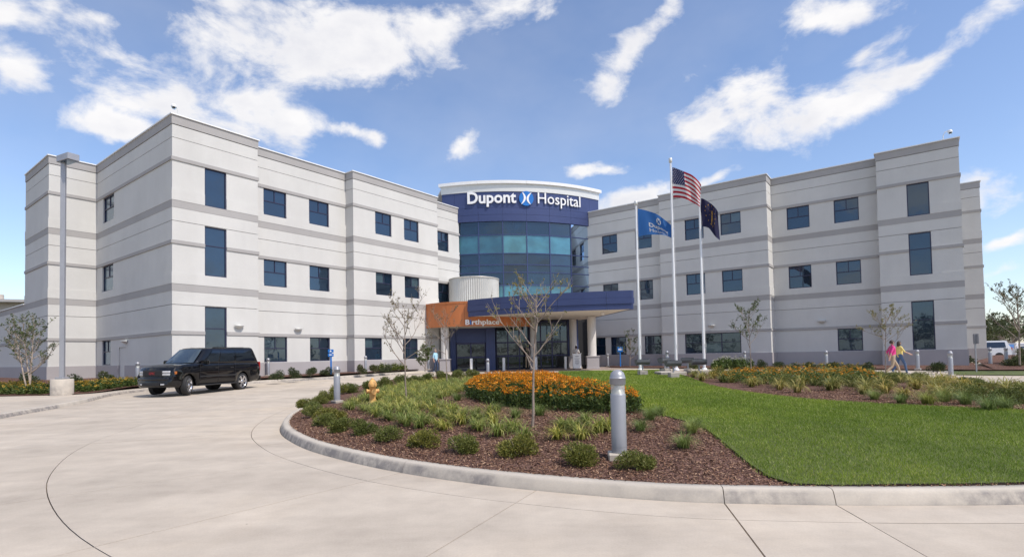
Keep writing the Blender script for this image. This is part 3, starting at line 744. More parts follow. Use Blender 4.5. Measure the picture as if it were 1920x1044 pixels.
for z in rowz[1:]: 
    for k in range(NC): arcbox(mb, -SMAX+k*WID+.035, -SMAX+(k+1)*WID-.035, -.08, .03, z-.03, z+.03)
cw = mb.build('curtain_wall', MAT['navy'], hosp)
rmat = ['glass_cw', 'glass_teal', 'glass_cw', 'glass_cw', 'glass_cw', 'glass_teal']
for k in range(NC):
    for i, (zt, zb) in enumerate(zip(rowz, rowz[1:])):
        mb = MB(); arcbox(mb, -SMAX+k*WID+.035, -SMAX+(k+1)*WID-.035, -.05, -.02+random.uniform(-.002, .002), zb+.03, zt-.03, n=1)
        mb.build('pane', MAT[rmat[i] if k < 5 else 'glass_dark'], cw)  # last column: same glass, its dark reflection put into a darker material
mb = MB(); arcbox(mb, -SMAX, SMAX, -.6, -.09, -1.3, 11.4); mb.build('tower_core', MAT['dark'], hosp)
# navy fascia in panels, cornice above
EX = 1.15; FS = [-SMAX-EX]+[-SMAX+k*WID for k in range(NC+1)]+[SMAX+EX]
fas = MB(); arcbox(fas, -SMAX-EX+.02, SMAX+EX-.02, -.5, .05, 11.37, 13.9); fas = fas.build('fascia', MAT['navy_dark'], hosp)
for k in range(len(FS)-1):
    for z0, z1 in ((11.36, 11.92), (11.935, 12.5), (12.515, 13.88)):
        mb = MB(); arcbox(mb, FS[k]+.007, FS[k+1]-.007, -.05 if k not in (0, len(FS)-2) else -.6, .10, z0, z1); mb.build('fascia_panel', MAT['navy'], fas)
co = MB(); arcbox(co, -SMAX-EX-.05, SMAX+EX+.05, -1.2, .16, 13.88, 14.52); co = co.build('cornice', MAT['cornice'], hosp)
for k in range(len(FS)-1):
    mb = MB(); arcbox(mb, FS[k]+.006-(.2 if k == 0 else 0), FS[k+1]-.006+(.2 if k == len(FS)-2 else 0), -.3, .34, 14.525, 14.78); mb.build('cornice_cap', MAT['coping'], co)
mb = MB(); mb.prism([(arc(s, .1, 0).x, arc(s, .1, 0).y) for s in (-SMAX-EX, -3, 0, 3, SMAX+EX)]+[tuple(CM+ct*8-cn*9), tuple(CM-ct*8-cn*9)], EYE+14.3, EYE+14.5); mb.build('roof', MAT['roof'], hosp)
# end returns of the tower fascia
# ---------------- lettering
def text_parts(body, size, extrude, bold=0, spacing=1.0):
    cu = bpy.data.curves.new('t', 'FONT'); cu.body = body; cu.size = size; cu.extrude = extrude; cu.offset = bold; cu.resolution_u = 3; cu.space_character = spacing
    o = bpy.data.objects.new('t', cu); COL.objects.link(o); dg = bpy.context.evaluated_depsgraph_get(); me = bpy.data.meshes.new_from_object(o.evaluated_get(dg))
    bpy.data.objects.remove(o); bm = bmesh.new(); bm.from_mesh(me); bmesh.ops.remove_doubles(bm, verts=bm.verts, dist=1e-5); bm.verts.ensure_lookup_table()
    seen = set(); isl_ = []
    for v in bm.verts:
        if v in seen: continue
        st = [v]; comp = []; seen.add(v)
        while st:
            q = st.pop(); comp.append(q)
            for e in q.link_edges:
                w = e.other_vert(q)
                if w not in seen: seen.add(w); st.append(w)
        isl_.append(comp)
    isl_ = [(min(v.co.x for v in c), max(v.co.x for v in c), c) for c in isl_]; isl_.sort(key=lambda q: q[0]); groups = []
    for a, b, c in isl_:
        if groups and a < groups[-1][1]-.25*(b-a): groups[-1][1] = max(groups[-1][1], b); groups[-1][2] += c
        else: groups.append([a, b, list(c)])
    res = []
    for a, b, c in groups:
        ids = {v: i for i, v in enumerate(c)}; fs = [tuple(ids[v] for v in f.verts) for f in bm.faces if f.verts[0] in ids]
        res.append(([v.co.copy() for v in c], fs))
    w = max(g[1] for g in groups); bm.free(); return res, w
def letters(body, s0, s1, zbase, size, fn, depth, name, mat, bold=0, parent=None, special=None, squeeze=None):
    parts, w = text_parts(body, size, depth, bold); k = (s1-s0)/w if squeeze is None else squeeze
    for i, (vs, fs) in enumerate(parts):
        mb = MB(); mb.add([fn(s0+v.x*k, v.z, zbase+v.y) for v in vs], fs)
        mb.build(name, special[1] if special and special[0] == i else mat, parent)
def px_s(px):
    """metres along the drum for a bearing"""
    best = min(((abs((lambda p: p.x/p.y)(arc(s/100, .1, 0))-(px-960)/1002.6), s/100) for s in range(-800, 800, 2))); return best[1]
fn = lambda s, d, z: arc(s, .2+d, z)
letters('Dupont', -5.05, -.88, 12.90, 1.36, fn, .05, 'sign_letter', MAT['letter'], .034, fas)
letters('Hospital', .88, 5.05, 12.90, 1.36, fn, .05, 'sign_letter', MAT['letter'], 0, fas)
mb = MB(); cs, cz = -.02, 13.27
mb.add([fn(cs+.62*cos(2*pi*k/36), .06, cz+.62*sin(2*pi*k/36)) for k in range(36)]+[fn(cs+.62*cos(2*pi*k/36), -.1, cz+.62*sin(2*pi*k/36)) for k in range(36)], [tuple(range(36))]+[(k, k+36, (k+1) % 36+36, (k+1) % 36) for k in range(36)])
mb.build('emblem_disc', MAT['blue'], fas)
for sg in (-1, 1):
    mb = MB(); vs = []
    for i in range(15):
        t = -1+i/7; q = .14+.26*t*t if sg < 0 else .10+.30*t*t; wd = .085*(1-t*t)**.5+.004; xo = sg*q+.05*t
        vs += [fn(cs+xo-wd, .085, cz+t*.52), fn(cs+xo+wd, .085, cz+t*.52)]
    mb.add(vs, [(2*i, 2*i+1, 2*i+3, 2*i+2) for i in range(14)]); mb.build('emblem_stroke', MAT['letter'], fas)

# ---------------- entrance canopies
def solid_from(poly, z0, z1, mat, name, parent): mb = MB(); mb.prism(poly, z0, z1); return mb.build(name, mat, parent)
ZS = EYE+2.84
CF = smooth_poly([(-3.06, 38.9), (-.6, 37.3), (1.98, 36.1), (4.9, 35.25), (7.87, 34.8)], .6, False)
back = [(7.25, 38.5), (6.75, 41.6), (5.9, 45.5), (3, 45.6), (-1.2, 45.0), (-2.4, 42)]
can = solid_from([tuple(p) for p in CF]+back, ZS+.02, ZS+1.12, MAT['soffit'], 'entrance_canopy', hosp)
def fascia(line, z0, z1, out, name, parent, mat, gap=.006, every=4):
    """panels hung along an open plan line"""
    L = [Vector(p) for p in line]; i = 0
    while i < len(L)-1:
        j = min(i+every, len(L)-1); seg = L[i:j+1]; a = seg[0]+(seg[1]-seg[0]).normalized()*gap; b = seg[-1]+(seg[-2]-seg[-1]).normalized()*gap; seg = [a]+seg[1:-1]+[b]
        o = mitre(seg, out); mb = MB()
        vs = [(p.x, p.y, z) for p, q in zip(seg, o) for z in (z0, z1)]+[(q.x, q.y, z) for p, q in zip(seg, o) for z in (z0, z1)]; n = len(seg); f = []
        for k in range(n-1):
            I0, I1, O0, O1 = 2*k, 2*k+2, 2*n+2*k, 2*n+2*k+2
            f += [(O0, O1, O1+1, O0+1), (I0, I0+1, I1+1, I1), (I0+1, O0+1, O1+1, I1+1), (I0, I1, O1, O0)]
        f += [(0, 2*n, 2*n+1, 1), (2*n-2, 2*n-1, 4*n-1, 4*n-2)]
        mb.add(vs, f); mb.build(name, mat, parent); i = j
loop_r = [Vector(CF[-1])]+[Vector(p) for p in back[:3]]
for z0, z1, o in ((0, .36, .10), (.37, .76, .16), (.77, 1.22, .13)):
    fascia([tuple(p) for p in CF], ZS+z0, ZS+z1, o, 'canopy_panel', can, MAT['navy'], every=5)
    fascia([tuple(p) for p in loop_r], ZS+z0, ZS+z1, o, 'canopy_panel', can, MAT['navy'], every=1)
    fascia([back[-1], tuple(CF[0])], ZS+z0, ZS+z1, o, 'canopy_panel', can, MAT['navy'], every=1)
mb = MB(); mb.lathe([(.001, .16), (.09, .15), (.12, .08), (.12, 0), (.08, -.08), (.001, -.12)], (6.35, 37.1, ZS-.1), 14); mb.build('soffit_camera', MAT['white_paint'], can)
# copper coloured ring with lettering
OC = Vector((-2.75, 44.0)); OR_ = 4.75; oz0, oz1 = EYE+2.17, EYE+4.02
def oring(g, r, z): return Vector((OC.x+cos(g)*(OR_+r), OC.y+sin(g)*(OR_+r), z))
g0, g1 = radians(176), radians(330); ng = 30
orc = MB(); orc.prism([tuple(oring(g0+(g1-g0)*k/ng, 0, 0)[:2]) for k in range(ng+1)], oz0+.03, oz1-.1); orc = orc.build('round_canopy', MAT['soffit'], hosp)
gs = [g0+(g1-g0)*k/9 for k in range(10)]
for a, b in zip(gs, gs[1:]):
    for z0, z1, o in ((oz0, oz1-.16, .10), (oz1-.155, oz1, .125)):
        mb = MB(); vs = []
        for k in range(5):
            g = a+.0015+(b-a-.003)*k/4; vs += [oring(g, 0, z0), oring(g, o, z0), oring(g, o, z1), oring(g, 0, z1)]
        f = [q for k in range(4) for q in ((4*k, 4*k+1, 4*k+5, 4*k+4), (4*k+1, 4*k+2, 4*k+6, 4*k+5), (4*k+2, 4*k+3, 4*k+7, 4*k+6))]+[(3, 2, 1, 0), (16, 17, 18, 19)]
        mb.add(vs, f); mb.build('copper_panel', MAT['orange'], orc)
ofn = lambda s, d, z: oring(radians(270)+s/OR_, .13+d, z)
letters('Birthplace', -.66, 1.82, oz0+.12, .52, ofn, .03, 'sign_letter', MAT['letter'], .012, orc, special=(1, MAT['blue']))
# corrugated silver drum on the canopy roof
mb = MB(); n = 144; vs = []
DC = Vector((-3.05, 44.0)); 
for z in (EYE+3.9, EYE+6.2):
    for k in range(n): g = 2*pi*k/n; r = 2.02+(.03 if k % 2 else -.03); vs.append((DC.x+cos(g)*r, DC.y+sin(g)*r, z))
mb.add(vs, [(k, (k+1) % n, n+(k+1) % n, n+k) for k in range(n)]+[tuple(range(n, 2*n))]); dr = mb.build('corrugated_drum', MAT['corr'], hosp)
mb = MB(); mb.lathe([(1.98, 0), (2.09, 0), (2.09, .07), (1.98, .07)], (DC.x, DC.y, EYE+6.2), 48); mb.build('rim', MAT['corr'], dr)
# columns on square pedestals
def column(x, y, r, w, ztop):
    g = road(x, y); zt = ztop-g; mb = MB(); mb.lathe([(r, .95), (r, zt-.02)], (x, y, g), 28); c = mb.build('column', MAT['column'], hosp)
    mb = MB(); rz = TH*0; mb.bevbox((x, y, g+.46), (w, w, .92), .012); mb.bevbox((x, y, g+.95), (w+.1, w+.1, .07), .012); mb.bevbox((x, y, g+.05), (w+.06, w+.06, .14), .012); mb.build('pedestal', MAT['base'], c)
column(-5.05, 40.3, .30, .78, oz0+.02); column(6.12, 41.0, .33, .92, ZS+.02); column(5.05, 44.2, .30, .9, ZS+.02); column(1.72, 43.2, .26, .6, ZS+.02)
# entrance fronts
def front(p, q, zs, cols, name, glassm, trans=None, doors=()):
    p = Vector(p); q = Vector(q); t = (q-p); L = t.length; t.normalize(); nm = Vector((t.y, -t.x)); g = .28
    def bx(mb, s0, s1, z0, z1, d0, d1): mb.prism([p+t*s0+nm*d0, p+t*s1+nm*d0, p+t*s1+nm*d1, p+t*s0+nm*d1], g+z0, g+z1)
    mb = MB(); xs = [L*c for c in cols]; hw = .05
    for x in xs: bx(mb, max(0, x-hw), min(L, x+hw), 0, zs[-1], -.05, .07)
    for z in zs:
        for a, b in zip(xs, xs[1:]): bx(mb, a+hw, b-hw, max(0, z-.06), z+.06, -.04, .05)
    r = mb.build(name, MAT['navy_dark'], hosp)
    for a, b in zip(xs, xs[1:]):
        for z0, z1 in zip(zs, zs[1:]):
            mb = MB(); bx(mb, a+hw, b-hw, z0+.06, z1-.06, -.02, 0); mb.build('pane', MAT[glassm if z0 < 2 else 'glass_cw'], r)
    return r
def navy_wall(p, q, z0, z1, thick=.3):
    p = Vector(p); q = Vector(q); t = (q-p).normalized(); nm = Vector((t.y, -t.x)); mb = MB(); mb.prism([p, q, q-nm*thick, p-nm*thick], .28+z0, .28+z1); return mb.build('entrance_wall', MAT['navy'], hosp)
front((-4.45, 42.7), (-2.15, 42.75), [0, 1.05, 2.15], [0, .5, 1], 'sliding_door', 'glass_dark')
navy_wall((-4.95, 42.72), (-4.5, 42.72), -.1, 4.2); navy_wall((-4.48, 42.74), (-2.1, 42.76), 2.22, 4.2); navy_wall((-2.08, 42.5), (-1.35, 42.5), -.1, 4.2, 2.0); navy_wall((-4.9, 44.2), (-2.2, 44.2), -.1, 2.2)
front((-1.3, 43.9), (4.6, 44.4), [0, 1.1, 2.2, 3.9], [0, .16, .32, .46, .62, .78, 1], 'storefront', 'glass_dark')
navy_wall((4.62, 44.3), (5.5, 44.4), -.1, 4.2); 
mb = MB(); mb.prism([(-1.3, 44.2), (4.6, 44.7), (4.6, 45.0), (-1.3, 44.5)], .2, 4.3); mb.build('entrance_backing', MAT['dark'], hosp)
# paving under the canopy
patch('entrance_paving', [(-5.8, 39.8), (-1, 38.6), (6.5, 38.2), (9, 41), (8.2, 46), (-5, 46)], lambda x, y: road(x, y)+.012, 1.5, plain('entrance_pavers', (.30, .235, .20, 1), .85, var=.12, scale=2))

# ------------------------------------------------------------------ lit bollards
def bollard():
    r = empty('bollard_light')
    mb = MB(); mb.bevbox((0, 0, .015), (.27, .27, .09), .012); mb.build('concrete_base', MAT['kerb'], r)
    mb = MB(); mb.lathe([(.092, .05), (.092, .76), (.088, .772), (.001, .772)], n=28); mb.lathe([(.094, .13), (.0945, .134)], n=28); mb.build('post', MAT['steel'], r)
    gm = Nodes('bollard_lens'); tp = gm.n('ShaderNodeBsdfTransparent'); tp.inputs[0].default_value = (.86, .88, .87, 1); gm.set(Base_Color=(.75, .76, .74, 1), Roughness=.05); mxs = gm.n('ShaderNodeMixShader'); mxs.inputs[0].default_value = .4
    gm.L.new(tp.outputs[0], mxs.inputs[1]); gm.L.new(gm.b.outputs[0], mxs.inputs[2]); gm.L.new(mxs.outputs[0], gm.N['Material Output'].inputs[0])
    mb = MB(); mb.lathe([(.085, .772), (.085, .885)], n=28); mb.build('lens', gm.m, r)
    mb = MB(); mb.lathe([(.084, .773), (.076, .79), (.058, .82), (.042, .85), (.034, .885)], n=24); mb.build('reflector', MAT['corr'], r)
    mb = MB(); mb.lathe([(.001, .884), (.092, .884), (.096, .89), (.096, .955), (.098, .957), (.098, .965), (.094, .968), (.092, .985), (.078, 1.025), (.05, 1.052), (.02, 1.063), (.001, 1.065)], n=28); mb.build('cap', MAT['steel'], r)
    return r
bproto = bollard(); first = [True]
def place_bollard(x, y, z, label, s=1):
    o = bproto if first[0] else copy_tree(bproto); first[0] = False
    o.location = (x, y, z); o.scale = (s,)*3; o.rotation_euler = (0, 0, random.uniform(0, 1.5)); tag(o, label, 'bollard', 'grey domed bollard lights')
for pos, zf, lab in [
    ((1.28, 6.55), isl, 'large grey domed bollard light in the foreground mulch of the island'),
    ((-5.15, 15.69), isl, 'grey domed bollard light beside the orange hydrant'),
    ((-1.40, 30.25), road, 'grey domed bollard light behind the orange flowers before the left entrance doors'),
    ((18.70, 22.87), isl, 'grey domed bollard light at the far right end of the planted island'),
    ((-14.39, 31.53), bedl_z, 'grey domed bollard light by the wall just behind the black car'),
    ((-9.67, 35.25), bedl_z, 'grey domed bollard light in the bed right of the blue post sign'),
    ((-5.91, 37.75), bedl_z, 'slim grey bollard light next to the woman in the light blue top'),
    ((-18.96, 27.07), bedl_z, 'grey domed bollard light half hidden by the front of the black car'),
    ((7.94, 44.56), bedr_z, 'grey bollard light at the wall between the column and the blue sign'),
    ((8.21, 28.36), isl, 'grey domed bollard light directly behind the tallest flagpole'),
    ((16.19, 37.29), bedr_z, 'grey bollard light under the right end of the wide ground floor window'),
    ((18.11, 30.89), bedr_z, 'grey bollard light under the single window left of the walking women'),
    ((21.62, 28.58), bedr_z, 'grey bollard light right of the two walking women'),
    ((27.85, 31.21), lambda x, y: .3, 'small far bollard light beside the white van'),
    ((29.15, 31.61), lambda x, y: .3, 'small far bollard light left of the white railing')]:
    place_bollard(*pos, zf(*pos), lab)
# plain white bollards guarding the doors
wb = MB(); wb.lathe([(.105, 0), (.105, .93), (.095, .965), (.06, .985), (.001, .99)], n=22); wbm = wb.mesh(MAT['white_paint'], 'white_bollard')
cb = MB(); cb.lathe([(.118, 0), (.118, .03), (.105, .035)], n=22); cbm = cb.mesh(MAT['steel'], 'collar')
for (x, y), lab in [((-3.00, 39.04), 'plain white bollard in front of the left sliding doors'), ((-0.65, 40.10), 'plain white bollard just right of the domed bollard at the entrance'),
                    ((1.74, 39.90), 'plain white bollard behind the trunk of the middle young tree'), ((4.09, 41.15), 'plain white bollard left of the white lectern')]:
    o = tag(link('safety_bollard', wbm, None, (x, y, road(x, y))), lab, 'bollard', 'plain white bollards at the entrance'); link('collar', cbm, o)

# ------------------------------------------------------------------ hydrant
x, y = (-3.78, 14.44); hy = empty('fire_hydrant', (x, y, isl(x, y)-.03), .5, 'faded orange fire hydrant standing in the lilies of the island', 'hydrant'); hy.scale = (.70, .70, .76)
MAT['hyd'] = plain('faded_orange_paint', (.74, .40, .13, 1), .6, var=.12, scale=6, bump=.15)
mb = MB(); mb.lathe([(.17, 0), (.17, .04), (.125, .05), (.12, .1), (.12, .56), (.16, .58), (.16, .63), (.14, .64)], n=20); mb.build('barrel', MAT['hyd'], hy)
mb = MB(); mb.lathe([(.165, .63), (.17, .66), (.15, .70), (.12, .77), (.07, .82), (.045, .83), (.045, .87), (.03, .88), (.001, .88)], n=20); mb.build('bonnet', MAT['hyd'], hy)
for g in (0, pi):
    mb = MB(); mb.tube([(cos(g)*.1, sin(g)*.1, .42), (cos(g)*.2, sin(g)*.2, .42)], .065, 12); mb.tube([(cos(g)*.19, sin(g)*.19, .42), (cos(g)*.235, sin(g)*.235, .42)], .08, 8); mb.tube([(cos(g)*.235, sin(g)*.235, .42), (cos(g)*.26, sin(g)*.26, .42)], .025, 5); mb.build('side_outlet', MAT['hyd'], hy)
mb = MB(); mb.tube([(0, -.1, .40), (0, -.2, .40)], .08, 12); mb.tube([(0, -.19, .40), (0, -.24, .40)], .1, 8); mb.build('front_outlet', MAT['hyd'], hy)

# ------------------------------------------------------------------ flagpoles and flags
MAT['pole'] = plain('white_flagpole', (.80, .80, .80, 1), .3, .1, var=.02)
def flagpole(x, y, zt, label):
    z0 = isl(x, y)-.02; h = zt-z0; r = empty('flagpole', (x, y, z0), 0, label, 'flagpole', 'white flagpoles beside the lawn')
    mb = MB(); mb.lathe([(.072, 0), (.072, h*.3), (.045, h-.25), (.04, h-.1)], n=18); mb.build('pole', MAT['pole'], r)
    mb = MB(); mb.lathe([(.16, 0), (.16, .05), (.11, .12), (.088, .14)], n=18); mb.build('base_collar', MAT['pole'], r)
    mb = MB(); mb.lathe([(.045, h-.25), (.085, h-.22), (.09, h-.02), (.07, h), (.001, h)], n=14); mb.build('truck', MAT['cornice'], r)
    mb = MB(); mb.tube([(.09, -.06, .9), (.085, -.06, h*.5), (.06, -.05, h-.2)], .006, 5); mb.build('halyard', MAT['white_paint'], r)
    mb = MB(); mb.tube([(.075, -.1, 1.2), (.075, -.1, 1.4)], .015, 6); mb.build('cleat', MAT['cornice'], r)
    return r
FP = [(6.72, 28.20, 9.50), (8.44, 27.60, 11.54), (9.74, 27.20, 9.89)]
flagpole(*FP[0], 'left white flagpole, carrying the bright blue flag'); flagpole(*FP[1], 'tallest middle white flagpole, carrying the striped flag'); flagpole(*FP[2], 'right white flagpole, carrying the dark navy flag')
def cloth(px, py, ztop, hoist, fly, droop, wave, ph, swing=(.96, -.28), curl=0):
    """u 0..1 along the fly, v 0..1 down the hoist"""
    d = Vector(swing).normalized(); nrm = Vector((-d.y, d.x))
    def f(u, v, o=0):
        s = u*fly; dz = -v*hoist*(1-.12*u)-droop*(u**1.4)-.06*sin(5*u+ph)*u-curl*u*v*v
        side = wave*u**.7*sin(7.5*u+2.4*v+ph)+wave*.45*sin(14*u-3*v+ph*2)*u
        run = s*(1-.16*u)-.25*wave*sin(6*u+3*v)
        p = Vector((px, py))+d*(.09+run)+nrm*(side+o)
        return Vector((p.x, p.y, ztop+dz))
    return f
def flag_mesh(f, nu, nv, matfn):
    mb = MB(); vs = [f(i/nu, j/nv) for j in range(nv+1) for i in range(nu+1)]
    for j in range(nv):
        for i in range(nu):
            a = j*(nu+1)+i; mb.f.append((a, a+1, a+nu+2, a+nu+1)); mb.m.append(matfn((i+.5)/nu, (j+.5)/nv)); mb.sm.append(True)
    mb.v = [tuple(v) for v in vs]; return mb
def cl(name, c):
    s = Nodes(name); s.set(Base_Color=c, Roughness=.75); tr = s.n('ShaderNodeBsdfTranslucent'); tr.inputs[0].default_value = c; mx = s.n('ShaderNodeMixShader'); mx.inputs[0].default_value = .3
    s.L.new(s.b.outputs[0], mx.inputs[1]); s.L.new(tr.outputs[0], mx.inputs[2]); s.L.new(mx.outputs[0], s.N['Material Output'].inputs[0]); return s.m
cR, cW, cB, cN, cS, cG = cl('flag_red', (.42, .016, .03, 1)), cl('flag_white', (.72, .70, .68, 1)), cl('flag_canton_blue', (.018, .022, .10, 1)), cl('flag_navy', (.012, .012, .055, 1)), cl('flag_blue', (.025, .13, .38, 1)), cl('flag_gold', (.55, .30, .05, 1))
def deco(f, us, fs, o, name, mat, parent):
    for sg in (-1, 1): mb = MB(); mb.add([f(u, v, o*sg) for u, v in us], fs); mb.build(name, mat, parent)
def star_pts(cu, cv, r, asp, n=5, inner=.42): return [(cu+sin(pi*k/n)*(r if k % 2 == 0 else r*inner)/asp, cv-cos(pi*k/n)*(r if k % 2 == 0 else r*inner)) for k in range(2*n)]
# striped national flag
f = cloth(FP[1][0], FP[1][1], FP[1][2]-.50, 1.6, 1.62, 1.15, .16, .6, (.86, -.5), curl=-.2)
us = flag_mesh(f, 60, 52, lambda u, v: 2 if (u < .4 and v < 7/13) else (0 if int(v*13) % 2 == 0 else 1)).build('national_flag', [cR, cW, cB]); tag(us, 'red and white striped flag with starry blue canton on the tallest pole', 'flag')
for j in range(9):
    for i in range(6 if j % 2 == 0 else 5):
        sp_ = star_pts(.034+.0666*i+(.033 if j % 2 else 0), .03+.0595*j, .024, 1.35); deco(f, sp_, [tuple(range(10))], .006, 'star', cW, us)
# blue hospital flag
f = cloth(FP[0][0], FP[0][1], FP[0][2]-.42, 1.5, 2.15, 1.15, .14, 2.2, (.97, -.25), curl=-.75)
hf = flag_mesh(f, 40, 26, lambda u, v: 0).build('hospital_flag', [cS]); tag(hf, 'bright blue flag with white emblem and lettering on the left pole', 'flag')
deco(f, [(.52+.075*cos(2*pi*k/24)/1.3, .27+.14*sin(2*pi*k/24)) for k in range(24)], [tuple(range(24))], .006, 'emblem', cW, hf)
for sg in (-1, 1):
    q = [];
    for i in range(9): t = -1+i/4; w_ = .012*(1-t*t)**.5+.001; q += [(.52+sg*(.012+.03*t*t)-w_, .27+t*.115), (.52+sg*(.012+.03*t*t)+w_, .27+t*.115)]
    deco(f, q, [(2*i, 2*i+1, 2*i+3, 2*i+2) for i in range(8)], .009, 'emblem_stroke', cS, hf)
for body, u0, v0, sz, bo in (('Dupont', .26, .62, .24, .006), ('Hospital', .26, .86, .25, 0)):
    parts, w_ = text_parts(body, sz, 0, bo)
    for vs, fs in parts: deco(f, [(u0+v.x*.55/w_, v0-v.y) for v in vs], fs, .006, 'flag_letter', cW, hf)
# dark state flag
f = cloth(FP[2][0], FP[2][1], FP[2][2]-.62, 1.45, 1.0, .85, .16, 4.1, (.80, -.6), curl=.1)
sf = flag_mesh(f, 36, 28, lambda u, v: 0).build('state_flag', [cN]); tag(sf, 'dark navy flag with gold torch and stars on the right pole', 'flag')
deco(f, [(.49, .8), (.53, .8), (.55, .45), (.47, .45)], [(0, 1, 2, 3)], .006, 'torch', cG, sf)
deco(f, [(.51+.05*sin(2*pi*k/12)*(1 if k % 2 else .6), .36-.09*cos(2*pi*k/12)) for k in range(12)], [tuple(range(12))], .006, 'flame', cG, sf)
for k in range(13):
    g = 2*pi*k/13; deco(f, star_pts(.51+.3*sin(g), .45-.36*cos(g), .035, 1.3), [tuple(range(10))], .006, 'star', cG, sf)
    if k % 2: deco(f, [(.51+.1*sin(g)-.008, .42-.13*cos(g)), (.51+.1*sin(g)+.008, .42-.13*cos(g)), (.51+.24*sin(g), .42-.3*cos(g))], [(0, 1, 2)], .006, 'ray', cG, sf)
# flag floodlights on concrete blocks
MAT['flood'] = plain('dark_grey_enamel', (.13, .135, .145, 1), .45, .3, var=.05)
def flood(x, y, rz, label, w=.30):
    z = isl(x, y)-.01; r = empty('floodlight', (x, y, z), rz, label, 'floodlight', 'grey floodlights at the flagpoles')
    mb = MB(); mb.bevbox((0, 0, .09), (.36, .36, .26), .012); mb.build('concrete_block', MAT['kerb'], r)
    mb = MB(); mb.tube([(0, 0, .2), (0, 0, .5)], .035, 10); mb.build('stem', MAT['steel'], r)
    mb = MB(); n = 10; vs = []
    for xx in (-w, w):
        for k in range(n+1): g = pi+pi*k/n; vs.append((xx, cos(g)*.17, .62+sin(g)*.15))
        vs += [(xx, .17, .70), (xx, -.17, .70)]
    m_ = n+3; mb.add(vs, [(k, (k+1) % m_, m_+(k+1) % m_, m_+k) for k in range(m_)]+[tuple(range(m_))[::-1], tuple(range(m_, 2*m_))]); mb.build('housing', MAT['flood'], r)
    mb = MB(); mb.box((0, 0, .712), (2*w-.05, .3, .012)); mb.build('lens', MAT['glass'], r)
for (x, y), rz, l in [((5.79, 23.86), .1, 'grey floodlight at the foot of the left flagpole'), ((6.51, 21.69), .05, 'grey floodlight on a tall block before the middle flagpole'), ((7.92, 22.75), -.1, 'grey floodlight at the foot of the right flagpole'),
                      ((7.15, 25.14), .5, 'rear grey floodlight behind the middle flagpole'), ((8.12, 24.80), -.4, 'rear grey floodlight between the middle and right flagpoles')]: flood(x, y, rz, l)
for (x, y), l in [((7.02, 23.86), 'pale concrete pad under the middle flagpole'), ((8.60, 24.62), 'pale concrete pad under the right flagpole')]:
    mb = MB(); mb.bevbox((0, 0, .06), (1.15, 1.0, .2), .02); tag(mb.build('concrete_pad', MAT['kerb'], None, (x, y, isl(x, y)-.02)), l, 'pad')

# ------------------------------------------------------------------ blue post signs
def blue_sign(x, y, z, h, two, label):
    r = empty('post_sign', (x, y, z), 0, label, 'sign'); mb = MB(); mb.bevbox((0, 0, h/2), (.09, .05, h), .008); mb.build('post', MAT['blue'], r)
    for k in range(2 if two else 1):
        w, hh = (.34, .19) if two else (.44, .42); zc = h-.02-k*.24
        mb = MB(); mb.bevbox((0, -.04, zc), (w, .02, hh), .008); p = mb.build('sign_plate', MAT['blue'], r)
        if two:
            mb = MB(); mb.add([(-.1, -.0505, zc+.015), (-.02, -.0505, zc+.07), (-.02, -.0505, zc+.035), (.1, -.0505, zc+.035), (.1, -.0505, zc-.005), (-.02, -.0505, zc-.005), (-.02, -.0505, zc-.04)] if k else [(0, -.0505, zc+.06), (.07, -.0505, zc-.05), (-.07, -.0505, zc-.05)], [tuple(range(7 if k else 3))]); mb.build('symbol', MAT['letter'], p)
        else:
            mb = MB(); mb.add([(cos(2*pi*q/12)*.03, -.0505, zc+.13+sin(2*pi*q/12)*.03) for q in range(12)], [tuple(range(12))[::-1]])
            for zz, ww in ((.03, .3), (-.05, .32)): mb.box((0, -.05, zc+zz), (ww, .004, .05))
            mb.build('symbol', MAT['letter'], p)
x, y = (-10.85, 32.01); blue_sign(x, y, bedl_z(x, y), 1.42, True, 'narrow blue post with two small arrow plates before the left wing')
x, y = (8.84, 43.83); blue_sign(x, y, bedr_z(x, y), 1.42, False, 'blue post sign with one square plate by the right wing wall')
# street sign seen edge on at the far right
x, y = (22.94, 26.50); r = empty('traffic_sign', (x, y, road(x, y)), 1.35, 'thin grey post with a sign seen edge on at the building end', 'sign')
mb = MB(); mb.box((0, 0, .95), (.05, .05, 1.9)); mb.build('post', MAT['steel'], r); mb = MB(); mb.bevbox((0, -.04, 1.66), (.45, .02, .5), .008); mb.build('sign_plate', MAT['steel'], r)

# ------------------------------------------------------------------ parking lot lamp
lp = empty('lamp_post', (-18.3, 21.75, bedl_z(-18.3, 21.75)), 0, 'tall grey square lamp post on a round concrete footing', 'lamp post')
mb = MB(); mb.lathe([(.38, -.1), (.38, .60), (.36, .62), (.001, .62)], n=32); mb.build('footing', MAT['kerb'], lp)
mb = MB(); mb.bevbox((0, 0, .66), (.34, .34, .08), .01); mb.build('base_plate', MAT['steel'], lp)
mb = MB(); mb.bevbox((0, 0, 5.1), (.155, .155, 8.9), .012, rz=.3); mb.build('pole', MAT['steel'], lp)
mb = MB(); mb.bevbox((.26, -.1, 9.62), (.86, .42, .27), .015, rz=-.45); hd = mb.build('lamp_head', MAT['steel'], lp)
mb = MB(); mb.box((.26, -.1, 9.478), (.78, .36, .012), rz=-.45); mb.build('lens', MAT['glass'], hd)

